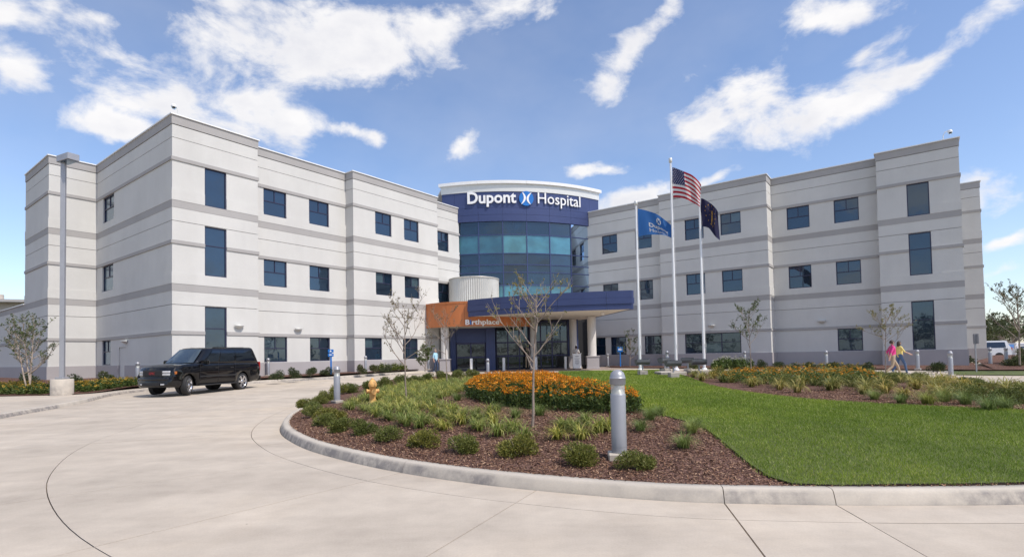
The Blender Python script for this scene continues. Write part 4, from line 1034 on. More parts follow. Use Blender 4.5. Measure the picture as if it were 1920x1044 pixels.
# ------------------------------------------------------------------ black car
def suv():
    P_ = Nodes('black_car_paint'); P_.set(Base_Color=(.004, .004, .005, 1), Roughness=.3, Specular_IOR_Level=0.05, Coat_Weight=1.0, Coat_Roughness=.02); paint = P_.m
    trim = plain('black_plastic', (.02, .02, .021, 1), .55); cg = glass('car_glass', (.006, .008, .010, 1), .02)
    wsg = glass('windscreen_glass', (.03, .04, .045, 1), .10)
    lens = plain('clear_lamp_lens', (.55, .56, .58, 1), .08, .3, var=.15, scale=12); amber = plain('amber_lens', (.42, .13, .03, 1), .15, var=.05); red = plain('red_lens', (.35, .012, .014, 1), .15); redl = plain('red_badge', (.22, .015, .02, 1), .4)
    fl, rl = (-13.24, 21.65), (-12.49, 24.86)
    fl = Vector(fl); rl = Vector(rl); hd = (fl-rl).normalized(); left = Vector((-hd.y, hd.x)); ax = rl+(fl-rl).normalized()*1.65-left*.84
    r = empty('black_car', (ax.x, ax.y, road(ax.x, ax.y)+.004), atan2(hd.y, hd.x), 'long black sport utility vehicle parked along the left kerb', 'car'); r.scale = (.92, .93, 1.0)
    def warp(c):
        # plan taper, tumblehome, crowned hood, flared arches
        x, y, z = c; k = 1-.10*max(0, (x-1.6)/1.05)**2-.04*max(0, (-x-2.1)/.85)**2-.055*max(0, (z-.92)/.33)**2-.05*max(0, (.62-z)/.3)**2
        for cx in (1.65, -1.65):
            r_ = hypot(x-cx, z-.4); k += .028*math.exp(-((r_-.5)/.09)**2)*(1 if z > .38 else 0)
        k += .012*math.exp(-((z-.98)/.06)**2)
        x2 = x-(.17*y*y if x > 1.9 else 0)*min(1, max(0, (x-1.9)/.5))+(.06*y*y if x < -2.6 else 0)
        return Vector((x2, y*k, z+(.035*(1-min(1, y*y)) if z > 1.05 and x > .9 else 0)))
    def W_(mb): mb.v = [tuple(warp(Vector(v))) for v in mb.v]; return mb
    def arch(cx, R=.47, n=11, z0=.34):
        a0 = math.asin((z0-.40)/R); return [(cx+R*cos(g), .40+R*sin(g)) for g in [a0+(pi-2*a0)*k/n for k in range(n+1)]][::-1]
    prof = [(-2.9, .42), (-2.97, .52), (-2.98, .75), (-2.96, 1.02), (-2.94, 1.24), (1.2, 1.26), (1.7, 1.24), (2.2, 1.19), (2.46, 1.12), (2.56, .99), (2.58, .7), (2.66, .66), (2.67, .45), (2.55, .34)]
    pts = arch(-1.65)+[(-1.1, .33), (1.1, .33)]+arch(1.65)
    poly = prof[::-1]; poly = [(-2.9, .42), (-2.3, .36)]+pts+[(2.3, .33)]+[q for q in prof[::-1]][:-1]
    bm = bmesh.new(); Wd = .995
    A_ = [bm.verts.new((x, -Wd, z)) for x, z in poly]; B_ = [bm.verts.new((x, Wd, z)) for x, z in poly]
    # nose and tail narrow in plan, hood falls to the sides
    for v in A_+B_:
        pass
    fa = bm.faces.new(A_); fb = bm.faces.new(B_[::-1]); n = len(poly)
    for i in range(n): bm.faces.new((A_[(i+1) % n], A_[i], B_[i], B_[(i+1) % n]))
    ed = [e for e in bm.edges if (e.verts[0].co.y > 0) == (e.verts[1].co.y > 0)]
    low = lambda e: max(v.co.z for v in e.verts) < .9 and abs(max(v.co.x for v in e.verts)) < 2.3 and abs(min(v.co.x for v in e.verts)) < 2.3
    hi = [e for e in ed if not low(e)]; bmesh.ops.bevel(bm, geom=hi, offset=.085, segments=4, affect='EDGES', profile=.6); bmesh.ops.recalc_face_normals(bm, faces=bm.faces)
    for nrm, vals in (((1, 0, 0), [-2.7, -2.4, -2.15, -1.9, -1.4, -1.1, -.6, 0, .6, 1.1, 1.4, 1.9, 2.15, 2.3, 2.45]), ((0, 0, 1), [.45, .55, .66, .78, .9, 1.0, 1.08, 1.15]), ((0, 1, 0), [-.8, -.55, -.25, 0, .25, .55, .8])):
        for q in vals: bmesh.ops.bisect_plane(bm, geom=bm.verts[:]+bm.edges[:]+bm.faces[:], plane_co=[q*k for k in nrm], plane_no=nrm, dist=1e-4)
    for v in bm.verts: v.co = warp(v.co)
    bmesh.ops.recalc_face_normals(bm, faces=bm.faces)
    for f_ in bm.faces: f_.smooth = True
    me = bpy.data.meshes.new('body'); bm.to_mesh(me); bm.free(); me.materials.append(paint); body = link('body', me, r)
    # cabin
    def cwarp(c):
        x, y, z = c; q_ = 1-min(1, (y/.9)**2); t_ = min(1, max(0, (z-1.3)/.6)); fr = min(1, max(0, (x+.2)/.6))
        return Vector((x+.10*q_*fr-(.06*q_*(1 if x < -2.5 else 0)), y+(.018 if y > 0 else -.018)*math.sin(pi*t_), z+.045*q_*t_*(1-.5*fr)))
    bw, tw = .90, .70; bx0, bx1, tx0, tx1 = -2.94, 1.25, -2.66, .34; z0, z1 = 1.20, 1.94
    bm = bmesh.new(); vs = [bm.verts.new(p) for p in ((bx0, -bw, z0), (bx1, -bw, z0), (bx1, bw, z0), (bx0, bw, z0), (tx0, -tw, z1), (tx1, -tw*.97, z1-.03), (tx1, tw*.97, z1-.03), (tx0, tw, z1))]
    for f_ in ((0, 3, 2, 1), (4, 5, 6, 7), (0, 1, 5, 4), (1, 2, 6, 5), (2, 3, 7, 6), (3, 0, 4, 7)): bm.faces.new([vs[k] for k in f_])
    bmesh.ops.bevel(bm, geom=[e for e in bm.edges if max(v.co.z for v in e.verts) > 1.5], offset=.12, segments=5, affect='EDGES', profile=.55)
    for nrm, vals in (((1, 0, 0), [-2.5, -2, -1.4, -.8, -.2, .2]), ((0, 1, 0), [-.6, -.35, 0, .35, .6]), ((0, 0, 1), [1.4, 1.6, 1.75])):
        for q in vals: bmesh.ops.bisect_plane(bm, geom=bm.verts[:]+bm.edges[:]+bm.faces[:], plane_co=[q*k for k in nrm], plane_no=nrm, dist=1e-4)
    for v in bm.verts: v.co = cwarp(v.co)
    for f_ in bm.faces: f_.smooth = True
    me = bpy.data.meshes.new('cabin'); bm.to_mesh(me); bm.free(); me.materials.append(paint); link('cabin', me, r)
    def side(u, v, sg, off_=.006):
        xb = bx0+(bx1-bx0)*u; xt = tx0+(tx1-tx0)*u; x = xb+(xt-xb)*v; y = bw+(tw-bw)*v+.018*math.sin(pi*min(1, max(0, (z0+(z1-z0)*v-1.3)/.6))); return (x, sg*(y+off_), z0+(z1-z0)*v+off_*.3)
    for sg in (1, -1):
        for u0, u1, t0, t1 in ((.69, .895, .705, .845), (.425, .665, .42, .68), (.07, .395, .075, .395)):
            mb = MB(); q = [side(u0+(t0-u0)*w_, .16+.68*w_, sg) for w_ in (0, .25, .5, .75, 1)]+[side(u1+(t1+.02-u1)*w_, .16+.68*w_, sg) for w_ in (0, .25, .5, .75, 1)]; mb.add(q, [(k, k+5, k+6, k+1)[::-sg] for k in range(4)]); mb.build('side_window', cg, r)
        mb = MB()
        for u in (.68, .41): a, b = side(u, .02, sg, .004), side(u, .95, sg, .004); mb.tube([a, b], .006, 4)
        for x in (1.05, -.02, -1.12): mb.box((x, sg*1.0, .85), (.008, .008, .8))
        mb.build('door_seam', trim, body)
        mb = MB(); mb.bevbox((-.1, sg*1.0, .72), (2.3, .025, .06), .008); mb.build('side_moulding', trim, body)
        mb = MB(); mb.bevbox((-.0, sg*.99, .36), (2.3, .16, .05), .015); mb.build('running_board', trim, r)
        for x in (-.05, -1.0): mb = MB(); mb.bevbox((x+.12, sg*1.005, 1.06), (.2, .035, .035), .01); mb.build('door_handle', trim, body)
        m = MB(); m.bevbox((.80, sg*1.10, 1.31), (.14, .24, .2), .04, seg=2); m = m.build('mirror', paint, r)
        mm = MB(); mm.box((.727, sg*1.10, 1.31), (.004, .19, .15)); mm.build('mirror_glass', MAT['chrome'], m)
        mb = MB(); mb.tube([(.0, sg*.62, 1.89), (-.1, sg*.63, 1.945), (-2.1, sg*.63, 1.955), (-2.25, sg*.63, 1.89)], .018, 6); mb.build('roof_rail', trim, r)
        # lamps
        mb = MB(); mb.bevbox((2.555, sg*.68, .955), (.10, .34, .085), .015); mb.bevbox((2.56, sg*.68, .85), (.10, .34, .085), .015); W_(mb); h_ = mb.build('headlight', lens, r)
        mb = MB(); mb.bevbox((2.47, sg*.925, .905), (.16, .14, .18), .03); W_(mb); mb.build('turn_signal', amber, h_)
        mb = MB(); mb.bevbox((2.655, sg*.62, .47), (.05, .2, .07), .012); W_(mb); mb.build('fog_light', lens, r)
        mb = MB(); mb.bevbox((-2.955, sg*.87, 1.07), (.07, .14, .42), .02); mb.build('tail_light', red, r)
    def dens(mb):
        m_ = mb.mesh(paint); b_ = bmesh.new(); b_.from_mesh(m_)
        for q in (-.7, -.45, -.2, 0, .2, .45, .7): bmesh.ops.bisect_plane(b_, geom=b_.verts[:]+b_.edges[:]+b_.faces[:], plane_co=(0, q, 0), plane_no=(0, 1, 0), dist=1e-4)
        o_ = MB(); b_.verts.index_update(); o_.add([warp(v.co) for v in b_.verts], [[v.index for v in f_.verts] for f_ in b_.faces], 0, True); b_.free(); return o_
    q = lambda u, v: (bx1+(tx1-bx1)*v+.03, (u*2-1)*(bw+(tw-bw)*v), z0+(z1-z0)*v+.015)
    mb = MB(); nu = 8; mb.add([cwarp(Vector(q(.07+.02*v_+(.86-.04*v_)*u_/nu, .12+.74*v_))) for v_ in (0, .5, 1) for u_ in range(nu+1)], [(a*(nu+1)+b, a*(nu+1)+b+1, (a+1)*(nu+1)+b+1, (a+1)*(nu+1)+b) for a in range(2) for b in range(nu)], 0, True); mb.build('windscreen', wsg, r)
    mb = MB(); mb.tube([(1.2, .1, 1.36), (1.06, .5, 1.43)], .009, 4); mb.tube([(1.2, -.5, 1.36), (1.06, -.1, 1.43)], .009, 4); mb.build('wiper', trim, r)
    mb = MB(); mb.bevbox((2.56, 0, .90), (.08, .98, .25), .02); gr = mb.build('grille', MAT['dark'], r)
    parts, w_ = text_parts('GMC', .14, .004, .004)
    for vs, fs in parts: mb = MB(); mb.add([(2.607+v.z, -(w_/2)+v.x, .855+v.y) for v in vs], fs); mb.build('badge_letter', redl, gr)
    mb = MB(); mb.bevbox((2.6, 0, .67), (.16, 1.72, .14), .03); mb.bevbox((2.6, 0, .46), (.16, 1.76, .2), .04); bp = dens(mb).build('front_bumper', paint, r)
    mb = MB(); mb.bevbox((2.665, 0, .47), (.06, .85, .1), .01); mb.build('air_intake', MAT['dark'], bp)
    mb = MB(); mb.bevbox((-2.98, 0, .5), (.16, 1.86, .24), .04); mb.build('rear_bumper', paint, r)
    mb = MB(); mb.box((-.1, 0, .62), (4.8, 1.5, .5)); mb.build('underbody', MAT['dark'], r)
    # wheels
    tm = MB(); tm.lathe([(.285, -.12), (.35, -.125), (.385, -.10), (.395, -.05), (.395, .05), (.385, .10), (.35, .125), (.27, .12), (.25, .0), (.27, -.12)], n=32); tme = tm.mesh(MAT['black'], 'tyre')
    rm = MB(); rm.lathe([(.275, .115), (.285, .125), (.268, .118), (.245, .06), (.24, -.06)], n=32)
    for k in range(6):
        g = 2*pi*k/6; M_ = Matrix.Rotation(g, 3, 'Z'); vs = [M_ @ Vector(p) for p in ((.05, -.05, .105), (.275, -.045, .12), (.275, .045, .12), (.05, .05, .105), (.05, -.05, .06), (.275, -.045, .07), (.275, .045, .07), (.05, .05, .06))]
        rm.add(vs, [(0, 1, 2, 3), (0, 4, 5, 1), (3, 2, 6, 7)])
    rm.lathe([(.001, .125), (.055, .12), (.07, .1), (.07, .05)], n=16); rme = rm.mesh(plain('alloy_rim', (.62, .62, .64, 1), .22, .9, var=.03), 'rim')
    dk = MB(); dk.lathe([(.001, .02), (.245, .02)], n=24); dke = dk.mesh(MAT['dark'], 'brake_disc')
    for x, sg, st in ((1.65, 1, .38), (1.65, -1, .38), (-1.65, 1, 0), (-1.65, -1, 0)):
        w = bpy.data.objects.new('wheel', tme); COL.objects.link(w); w.parent = r; w.location = (x, sg*.84, .395)
        w.matrix_local = Matrix.Translation((x, sg*.84, .395)) @ Matrix.Rotation(st, 4, 'Z') @ Matrix.Rotation(-sg*pi/2, 4, 'X')
        link('rim', rme, w); link('brake_disc', dke, w)
        mb = MB(); mb.tube([(x, sg*.6, .42), (x, sg*.76, .42)], .40, 20, cap=True); mb.build('wheel_well', MAT['dark'], r)
    return r
suv()

# ------------------------------------------------------------------ far cars
def far_car(x, y, z, rz, col, L, H, label, van=False):
    pm = plain('paint_'+label.split()[0], col, .3, var=.03); r = empty('parked_car', (x, y, z), rz, label, 'car', 'cars in the far parking lot')
    prof = [(-L/2, .35), (-L/2, .95), (-L/2+.12, 1.0), (-L/2+.3, H), (L*.1, H), (L*.28, 1.02), (L/2-.15, .9), (L/2, .7), (L/2, .35)]
    bm = bmesh.new(); a = [bm.verts.new((px, -.88*(.82 if pz > 1.1 else 1), pz)) for px, pz in prof]; b = [bm.verts.new((px, .88*(.82 if pz > 1.1 else 1), pz)) for px, pz in prof]
    bm.faces.new(a); bm.faces.new(b[::-1])
    for i in range(len(a)): bm.faces.new((a[(i+1) % len(a)], a[i], b[i], b[(i+1) % len(a)]))
    bmesh.ops.bevel(bm, geom=bm.edges[:], offset=.05, segments=2, affect='EDGES'); bmesh.ops.recalc_face_normals(bm, faces=bm.faces)
    me = bpy.data.meshes.new('body'); bm.to_mesh(me); bm.free(); me.materials.append(pm); link('body', me, r)
    for sg in (1, -1):
        mb = MB(); yy = sg*.80; mb.add([(-L/2+.42, sg*.876, 1.08), (L*.2, sg*.876, 1.08), (L*.09, sg*.768, H-.14), (-L/2+.48, sg*.768, H-.14)], [(0, 1, 2, 3)]); mb.build('side_window', MAT['glass_dark'], r)
        mb = MB(); mb.bevbox((-L/2-.0, sg*.76, .95), (.06, .14, .3), .01); mb.build('tail_light', plain('red_tail_lens', (.4, .02, .02, 1), .2), r)
        for xx in (-L*.3, L*.32): mb = MB(); mb.tube([(xx, sg*.70, .32), (xx, sg*.9, .32)], .32, 18); mb.build('wheel', MAT['black'], r)
    mb = MB(); mb.add([(-L/2+.1, -.66, 1.06), (-L/2+.1, .66, 1.06), (-L/2+.25, .58, H-.12), (-L/2+.25, -.58, H-.12)], [(3, 2, 1, 0)]); mb.build('rear_window', MAT['glass_dark'], r)
x, y, z = (43.29, 50.00, 0.19); far_car(x, y, z, 2.75, (.62, .64, .68, 1), 4.7, 1.72, 'white van parked just behind the right end of the building')
x, y, z = (51.27, 56.00, 0.10); far_car(x, y, z, 1.75, (.66, .62, .62, 1), 4.4, 1.6, 'pale car with red tail lights behind the far bollards')
# white railing at the right edge
x, y, z = (35.73, 38.00, 0.36); r = empty('handrail', (x, y, z), -.2, 'white tubular handrail at the right edge', 'railing'); mw = MAT['white_paint']
for k, zz in enumerate((1.05, .72)): mb = MB(); mb.tube([(0, 0, zz), (2.6, 0, zz)], .035, 8); mb.build('rail', mw, r)
for k in range(4): mb = MB(); mb.tube([(k*.86, 0, 0), (k*.86, 0, 1.05)], .035, 8); mb.build('rail_post', mw, r)

# distant low building at the left edge, and dormer above the annex
x, y, z = (-56.02, 60.00, 6.44); fb = empty('neighbour_building', (x, y, 0), .35, 'distant pale building with a flat roof behind the left annex', 'building')
pale = plain('pale_render', (.52, .46, .40, 1), .85); mb = MB(); mb.box((-8, 6, 4.2), (26, 12, 8.4)); mb.build('wall', pale, fb); mb = MB(); mb.box((-8, 5.6, 8.55), (27, 13.4, .3)); mb.build('roof', MAT['band'], fb)
for k in range(6):
    mb = MB(); mb.box((4.0-k*3.6, -.03, 5.9), (2.1, .12, 1.9)); w = mb.build('window', MAT['white_paint'], fb)
    for dx in (-.5, .5): mb = MB(); mb.box((4.0-k*3.6+dx, -.1, 5.9), (.86, .06, 1.7)); mb.build('pane', MAT['glass'], w)
mb = MB(); mb.tube([(-3, 4, 8.6), (-3, 4, 9.7)], .4, 10); mb.build('chimney', pale, fb)
p = W(1.5, 21.5, 4.0); dm = MB(); 
dm.prism([W2(.4, 20), W2(3.5, 20), W2(3.5, 23.4), W2(.4, 23.4)], ZB+3.9, ZB+5.35); dmo = dm.build('roof_unit', plain('dark_maroon_metal', (.05, .02, .035, 1), .5), hosp)
mb = MB(); mb.prism([W2(.2, 19.8), W2(3.7, 19.8), W2(3.7, 23.6), W2(.2, 23.6)], ZB+5.352, ZB+5.5); mb.build('cap', MAT['band'], dmo)
# lectern of the attendant
x, y = (4.89, 40.61); le = empty('lectern', (x, y, road(x, y)+.012), -.05, 'white printed lectern sign in front of the attendant', 'lectern')
mb = MB(); mb.bevbox((0, 0, .6), (.62, .42, 1.08), .015); mb.build('cabinet', MAT['white_paint'], le); mb = MB(); mb.bevbox((0, .02, 1.17), (.7, .5, .05), .01); mb.build('top', MAT['white_paint'], le)
for sx in (-.24, .24):
    for sy in (-.14, .14): mb = MB(); mb.tube([(sx, sy-.02, .035), (sx, sy+.02, .035)], .035, 10); mb.build('caster', MAT['black'], le)
mb = MB()
for zz, ww in ((.98, .34), (.95, .22), (.80, .40), (.72, .3), (.64, .26), (.58, .36), (.50, .34), (.44, .3), (.36, .2)): mb.box((0, -.2125, zz), (ww, .004, .028))
mb.build('printed_lines', plain('grey_print', (.25, .25, .27, 1), .7), le)
mb = MB(); mb.lathe([(.14, 0), (.17, .3), (.18, .31), (.15, .31), (.13, .03)], n=16); x2, y2 = x+.62, y+.5; tag(mb.build('waste_bin', MAT['black'], None, (x2, y2, road(x2, y2)+.012)), 'small black bin on the ground beside the lectern', 'bin')

# ------------------------------------------------------------------ people
SKIN = plain('skin', (.50, .30, .22, 1), .55, var=.05); SKIN_D = plain('dark_skin', (.16, .085, .055, 1), .55, var=.05)
def person(loc, rz, label, pose, cols, hair, height=1.68, hairlen=.0, skin=SKIN):
    """forward = +X, left = +Y"""
    J = {'pelvis': (0, 0, .95), 'belly': (.01, 0, 1.10), 'chest': (.0, 0, 1.30), 'neck': (.0, 0, 1.45), 'head': (.02, 0, 1.55), 'crown': (.02, 0, 1.64)}
    for s, g in (('l', 1), ('r', -1)):
        J['sh'+s] = (0, g*.165, 1.39); J['el'+s] = pose.get('el'+s, (-.03, g*.23, 1.12)); J['wr'+s] = pose.get('wr'+s, (.05, g*.24, .90))
        J['hip'+s] = (0, g*.09, .90); J['kn'+s] = pose.get('kn'+s, (.02, g*.10, .50)); J['an'+s] = pose.get('an'+s, (0, g*.10, .09)); a = Vector(J['an'+s]); J['toe'+s] = tuple(a+Vector(pose.get('foot'+s, (.17, g*.02, -.05))))
    E_ = [('pelvis', 'belly', 'top'), ('belly', 'chest', 'top'), ('chest', 'neck', 'top'), ('neck', 'head', 'skin'), ('head', 'crown', 'skin')]
    R_ = {'pelvis': (.135, .16), 'belly': (.12, .15), 'chest': (.115, .165), 'neck': (.055, .055), 'head': (.085, .075), 'crown': (.08, .075)}
    for s in 'lr':
        E_ += [('chest', 'sh'+s, 'top'), ('sh'+s, 'el'+s, 'top'), ('el'+s, 'wr'+s, pose.get('forearm', 'skin')), ('pelvis', 'hip'+s, 'legs'), ('hip'+s, 'kn'+s, 'legs'), ('kn'+s, 'an'+s, 'legs'), ('an'+s, 'toe'+s, 'shoe')]
        R_.update({'sh'+s: (.06, .06), 'el'+s: (.042, .042), 'wr'+s: (.028, .03), 'hip'+s: (.095, .09), 'kn'+s: (.062, .062), 'an'+s: (.05, .05), 'toe'+s: (.035, .04)})
        w = Vector(J['wr'+s]); d = (w-Vector(J['el'+s])).normalized(); sd = d.cross(Vector((1, 0, .2))).normalized(); J['pl'+s] = tuple(w+d*.075); R_['pl'+s] = (.022, .036); E_.append(('wr'+s, 'pl'+s, 'skin'))
        fw = sd.cross(d)
        for k, (o, l) in enumerate(((-.027, .075), (-.009, .088), (.009, .082), (.026, .062))):
            J['fa%d' % k+s] = tuple(w+d*(.085+l*.5)+fw*o+sd*.006); J['fb%d' % k+s] = tuple(w+d*(.08+l)+fw*o+sd*.022)
            R_['fa%d' % k+s] = (.009, .009); R_['fb%d' % k+s] = (.007, .007); E_ += [('pl'+s, 'fa%d' % k+s, 'skin'), ('fa%d' % k+s, 'fb%d' % k+s, 'skin')]
        J['th'+s] = tuple(w+d*.075+fw*-.055+sd*.01); R_['th'+s] = (.01, .01); E_.append(('wr'+s, 'th'+s, 'skin'))
    names = list(J); me = bpy.data.meshes.new('body'); me.from_pydata([J[n] for n in names], [(names.index(a), names.index(b)) for a, b, _ in E_], [])
    o = bpy.data.objects.new('body', me); COL.objects.link(o); o.modifiers.new('skin', 'SKIN'); sv = me.skin_vertices[0].data
    for i, n in enumerate(names): sv[i].radius = R_[n]; sv[i].use_root = n == 'pelvis'
    o.modifiers.new('sub', 'SUBSURF').levels = 1; o.modifiers['sub'].render_levels = 1
    dg = bpy.context.evaluated_depsgraph_get(); m2 = bpy.data.meshes.new_from_object(o.evaluated_get(dg)); bpy.data.objects.remove(o)
    m2.materials.clear(); order = ['top', 'skin', 'legs', 'shoe']; mm = {'top': cols[0], 'skin': skin, 'legs': cols[1], 'shoe': cols[2]}
    for k in order: m2.materials.append(mm[k])
    seg = [(Vector(J[a]), Vector(J[b]), k, (R_[a][0]+R_[b][0])/2) for a, b, k in E_]
    for p in m2.polygons:
        c = p.center; best = (9, 'top')
        for a, b, k, rr in seg:
            e = b-a; t = min(1, max(0, (c-a).dot(e)/e.length_squared)); q = (a+e*t-c).length/rr
            if q < best[0]: best = (q, k)
        k = best[1]
        if k == 'skin' and c.z < 1.47 and c.z > 1.3 and abs(c.y) < .16: k = 'top'
        if k == 'top' and c.z < .93 and abs(c.y) < .16: k = 'legs'
        p.material_index = order.index(k); p.use_smooth = True
    o = link('person', m2, None, loc, rz, height/1.70); tag(o, label, 'person')
    hb = MB(); vs = []; rows = 7; n = 14
    for i in range(rows):
        th_ = pi*.62*i/(rows-1)
        for k in range(n):
            g = 2*pi*k/n; fr = cos(g); drop = 1 if fr < .35 else .55
            a = th_*drop; vs.append((.012+.105*sin(a)*cos(g)-.012, .093*sin(a)*sin(g), 1.60+.115*cos(a)-(hairlen*(i/(rows-1))**2 if fr < .35 else 0)))
    hb.add(vs, [(i*n+k, i*n+(k+1) % n, (i+1)*n+(k+1) % n, (i+1)*n+k) for i in range(rows-1) for k in range(n)], 0, True); hb.build('hair', hair, o)
    nb = MB(); nb.add([(.1, -.012, 1.575), (.1, .012, 1.575), (.128, 0, 1.555), (.1, 0, 1.61)], [(0, 2, 3), (2, 1, 3), (0, 1, 2)]); nb.build('nose', skin, o)
    for sg in (-1, 1): eb = MB(); eb.lathe([(.001, .01), (.012, .004), (.012, -.004), (.001, -.01)], (.1, sg*.032, 1.598), 8); eb.build('eye', MAT['dark'], o); eb = MB(); eb.lathe([(.001, .03), (.014, .015), (.012, -.02), (.001, -.028)], (.015, sg*.086, 1.585), 8); eb.build('ear', skin, o)
    return o
C_ = lambda n, c: plain('cloth_'+n, c, .85, var=.12, scale=14, bump=.2)
pants = C_('jeans', (.035, .055, .11, 1)); khaki = C_('khaki', (.42, .32, .22, 1)); shoe = C_('shoe', (.55, .52, .5, 1)); shoe_d = C_('dark_shoe', (.03, .025, .02, 1))
h_grey = plain('grey_blond_hair', (.36, .29, .22, 1), .7); h_br = plain('brown_hair', (.05, .028, .018, 1), .6); h_dk = plain('black_hair', (.012, .010, .009, 1), .5)
x, y = (-5.39, 37.53); person((x, y, road(x, y)+.01), -.55, 'woman in a light blue top and jeans beside the left canopy column', {'ell': (-.02, .22, 1.13), 'knl': (.10, .09, .50), 'anl': (.12, .09, .09), 'knr': (.02, -.09, .5), 'anr': (-.14, -.09, .11)}, (C_('light_blue', (.36, .60, .74, 1)), pants, shoe), h_grey, 1.66)
x, y = 1.22, 43.3; person((x, y, road(x, y)+.02), -1.6, 'person in a dark jacket and khaki trousers in the doorway, hand raised to the head', {'elr': (.1, -.30, 1.40), 'wrr': (.12, -.14, 1.58), 'ell': (-.02, .23, 1.13), 'wrl': (.08, .22, .93), 'knl': (.08, .1, .5), 'anl': (.12, .1, .09), 'forearm': 'top'}, (C_('dark_jacket', (.02, .014, .018, 1)), khaki, shoe_d), h_dk, 1.76)
x, y = (5.14, 42.68); person((x+.02, y+.5, road(x, y)+.01), -1.65, 'attendant in a white shirt standing behind the lectern', {'ell': (.08, .23, 1.15), 'wrl': (.26, .15, 1.18), 'elr': (.08, -.23, 1.15), 'wrr': (.26, -.15, 1.18)}, (C_('white_shirt', (.62, .60, .60, 1)), C_('dark_trousers', (.03, .03, .035, 1)), shoe_d), h_dk, 1.80, skin=SKIN_D)
x, y = (17.42, 24.54); person((x, y, road(x, y)+.004), -.15, 'woman in a bright pink top and khaki trousers walking on the path', {'ell': (-.12, .22, 1.14), 'wrl': (-.02, .23, .92), 'elr': (-.16, -.24, 1.13), 'wrr': (-.24, -.27, .90), 'knl': (.25, .09, .52), 'anl': (.36, .09, .12), 'knr': (-.06, -.09, .49), 'anr': (-.38, -.09, .20), 'footr': (.12, 0, -.1)}, (C_('pink', (.74, .055, .26, 1)), khaki, shoe_d), h_br, 1.68)
x, y = (19.03, 26.32); person((x, y, road(x, y)+.004), -.1, 'woman in a yellow top and jeans walking beside the woman in pink', {'ell': (.0, .24, 1.14), 'wrl': (.22, .26, 1.02), 'elr': (.12, -.22, 1.15), 'wrr': (.32, -.26, 1.05), 'knl': (-.04, .09, .5), 'anl': (-.32, .09, .17), 'footl': (.13, 0, -.09), 'knr': (.2, -.09, .52), 'anr': (.27, -.09, .10)}, (C_('yellow', (.76, .60, .20, 1)), C_('blue_jeans', (.07, .12, .22, 1)), shoe), h_br, 1.62, .12)

# ------------------------------------------------------------------ plants
RG = np.random.default_rng(21)
def leaf_cloud(pts, nrm, l, w, mat, name, droop=.0, seed=0):
    """one bent leaf (two quads) at every point"""
    rg = np.random.default_rng(seed); n = len(pts); l = np.broadcast_to(l, n); w = np.broadcast_to(w, n)
    d = nrm+rg.normal(0, .55, (n, 3)); d[:, 2] -= droop; d /= np.linalg.norm(d, axis=1)[:, None]
    s = np.cross(d, rg.normal(0, 1, (n, 3))); s /= np.linalg.norm(s, axis=1)[:, None]; up = np.cross(s, d)
    m = pts+d*(l*.5)[:, None]+up*(l*.08)[:, None]; t = pts+d*l[:, None]-up*(l*.05)[:, None]; W_ = s*(w*.5)[:, None]
    V = np.stack([pts, m-W_, t, m+W_], 1).reshape(-1, 3); F = np.arange(len(V)).reshape(-1, 4)
    return V, F
def shrub_mesh(rx, rz_, n, leaf, mat, seed, lumps=7):
    rg = np.random.default_rng(seed); c = rg.normal(0, 1, (lumps, 3)); c /= np.linalg.norm(c, axis=1)[:, None]; c[:, 2] = np.abs(c[:, 2]); c *= np.array([rx, rx, rz_])*rg.uniform(.35, .75, (lumps, 1)); c[:, 2] += rz_*.12
    k = rg.integers(0, lumps, n); v = rg.normal(0, 1, (n, 3)); v /= np.linalg.norm(v, axis=1)[:, None]; rad = rg.uniform(.55, 1.05, n)**.6*rg.uniform(.8, 1.1, n)
    p = c[k]+v*(np.array([rx*.48, rx*.48, rz_*.42])*rad[:, None]); p[:, 2] = np.abs(p[:, 2]); out = p/np.array([rx, rx, rz_]); out[:, 2] += .35
    V, F = leaf_cloud(p, out, rg.uniform(.7, 1.3, n)*leaf, rg.uniform(.4, .6, n)*leaf, mat, 's', seed=seed)
    return soup(V, F, mat, 'shrub_foliage')
def twig_mesh(rx, rz_, seed, k=9):
    rnd = random.Random(seed); mb = MB()
    for i in range(k):
        g = rnd.uniform(0, 2*pi); r = rnd.uniform(.3, .75)*rx; h = rnd.uniform(.5, .85)*rz_; mb.tube([(0, 0, -.04), (cos(g)*r*.4, sin(g)*r*.4, h*.5), (cos(g)*r, sin(g)*r, h)], [.012, .008, .003], 4, cap=False)
    return mb.mesh(MAT['bark'], 'stems')
SH = [(shrub_mesh(.28, .25, 3600, .030, MAT['shrub'], 31+i, 10), twig_mesh(.27, .30, i)) for i in range(4)]
SHD = [(shrub_mesh(.42, .46, 1300, .065, MAT['shrub2'], 51+i, 8), twig_mesh(.42, .46, 20+i)) for i in range(3)]
def shrub(kind, k, x, y, z, s, label, group, cat='shrub', name='low_shrub'):
    r = empty(name, (x, y, z), random.uniform(0, 6.3), label, cat, group); q = random.uniform(.9, 1.1); r.scale = (s*q, s, s*random.uniform(.85, 1.05))
    link('foliage', kind[k % len(kind)][0], r); link('stems', kind[k % len(kind)][1], r)
near = [(-4.91, 13.19), (-3.71, 10.47), (-3.11, 9.68), (-2.55, 9.16), (-1.91, 8.33), (-1.32, 7.77), (-0.74, 7.29), (0.03, 6.93), (0.75, 6.42), (1.37, 6.09)]
nl = ['leftmost of the low shrubs along the near kerb at the island tip', 'second low shrub from the island tip along the kerb', 'third low shrub from the island tip along the kerb', 'fourth low shrub from the island tip along the kerb', 'fifth low shrub from the island tip along the kerb',
      'low green shrub halfway along the near kerb, sixth from the tip', 'brownish low shrub along the near kerb, seventh from the tip', 'full round low shrub near the kerb below the orange flowers', 'pointed low shrub left of the large foreground bollard', 'low shrub touching the right of the large foreground bollard base']
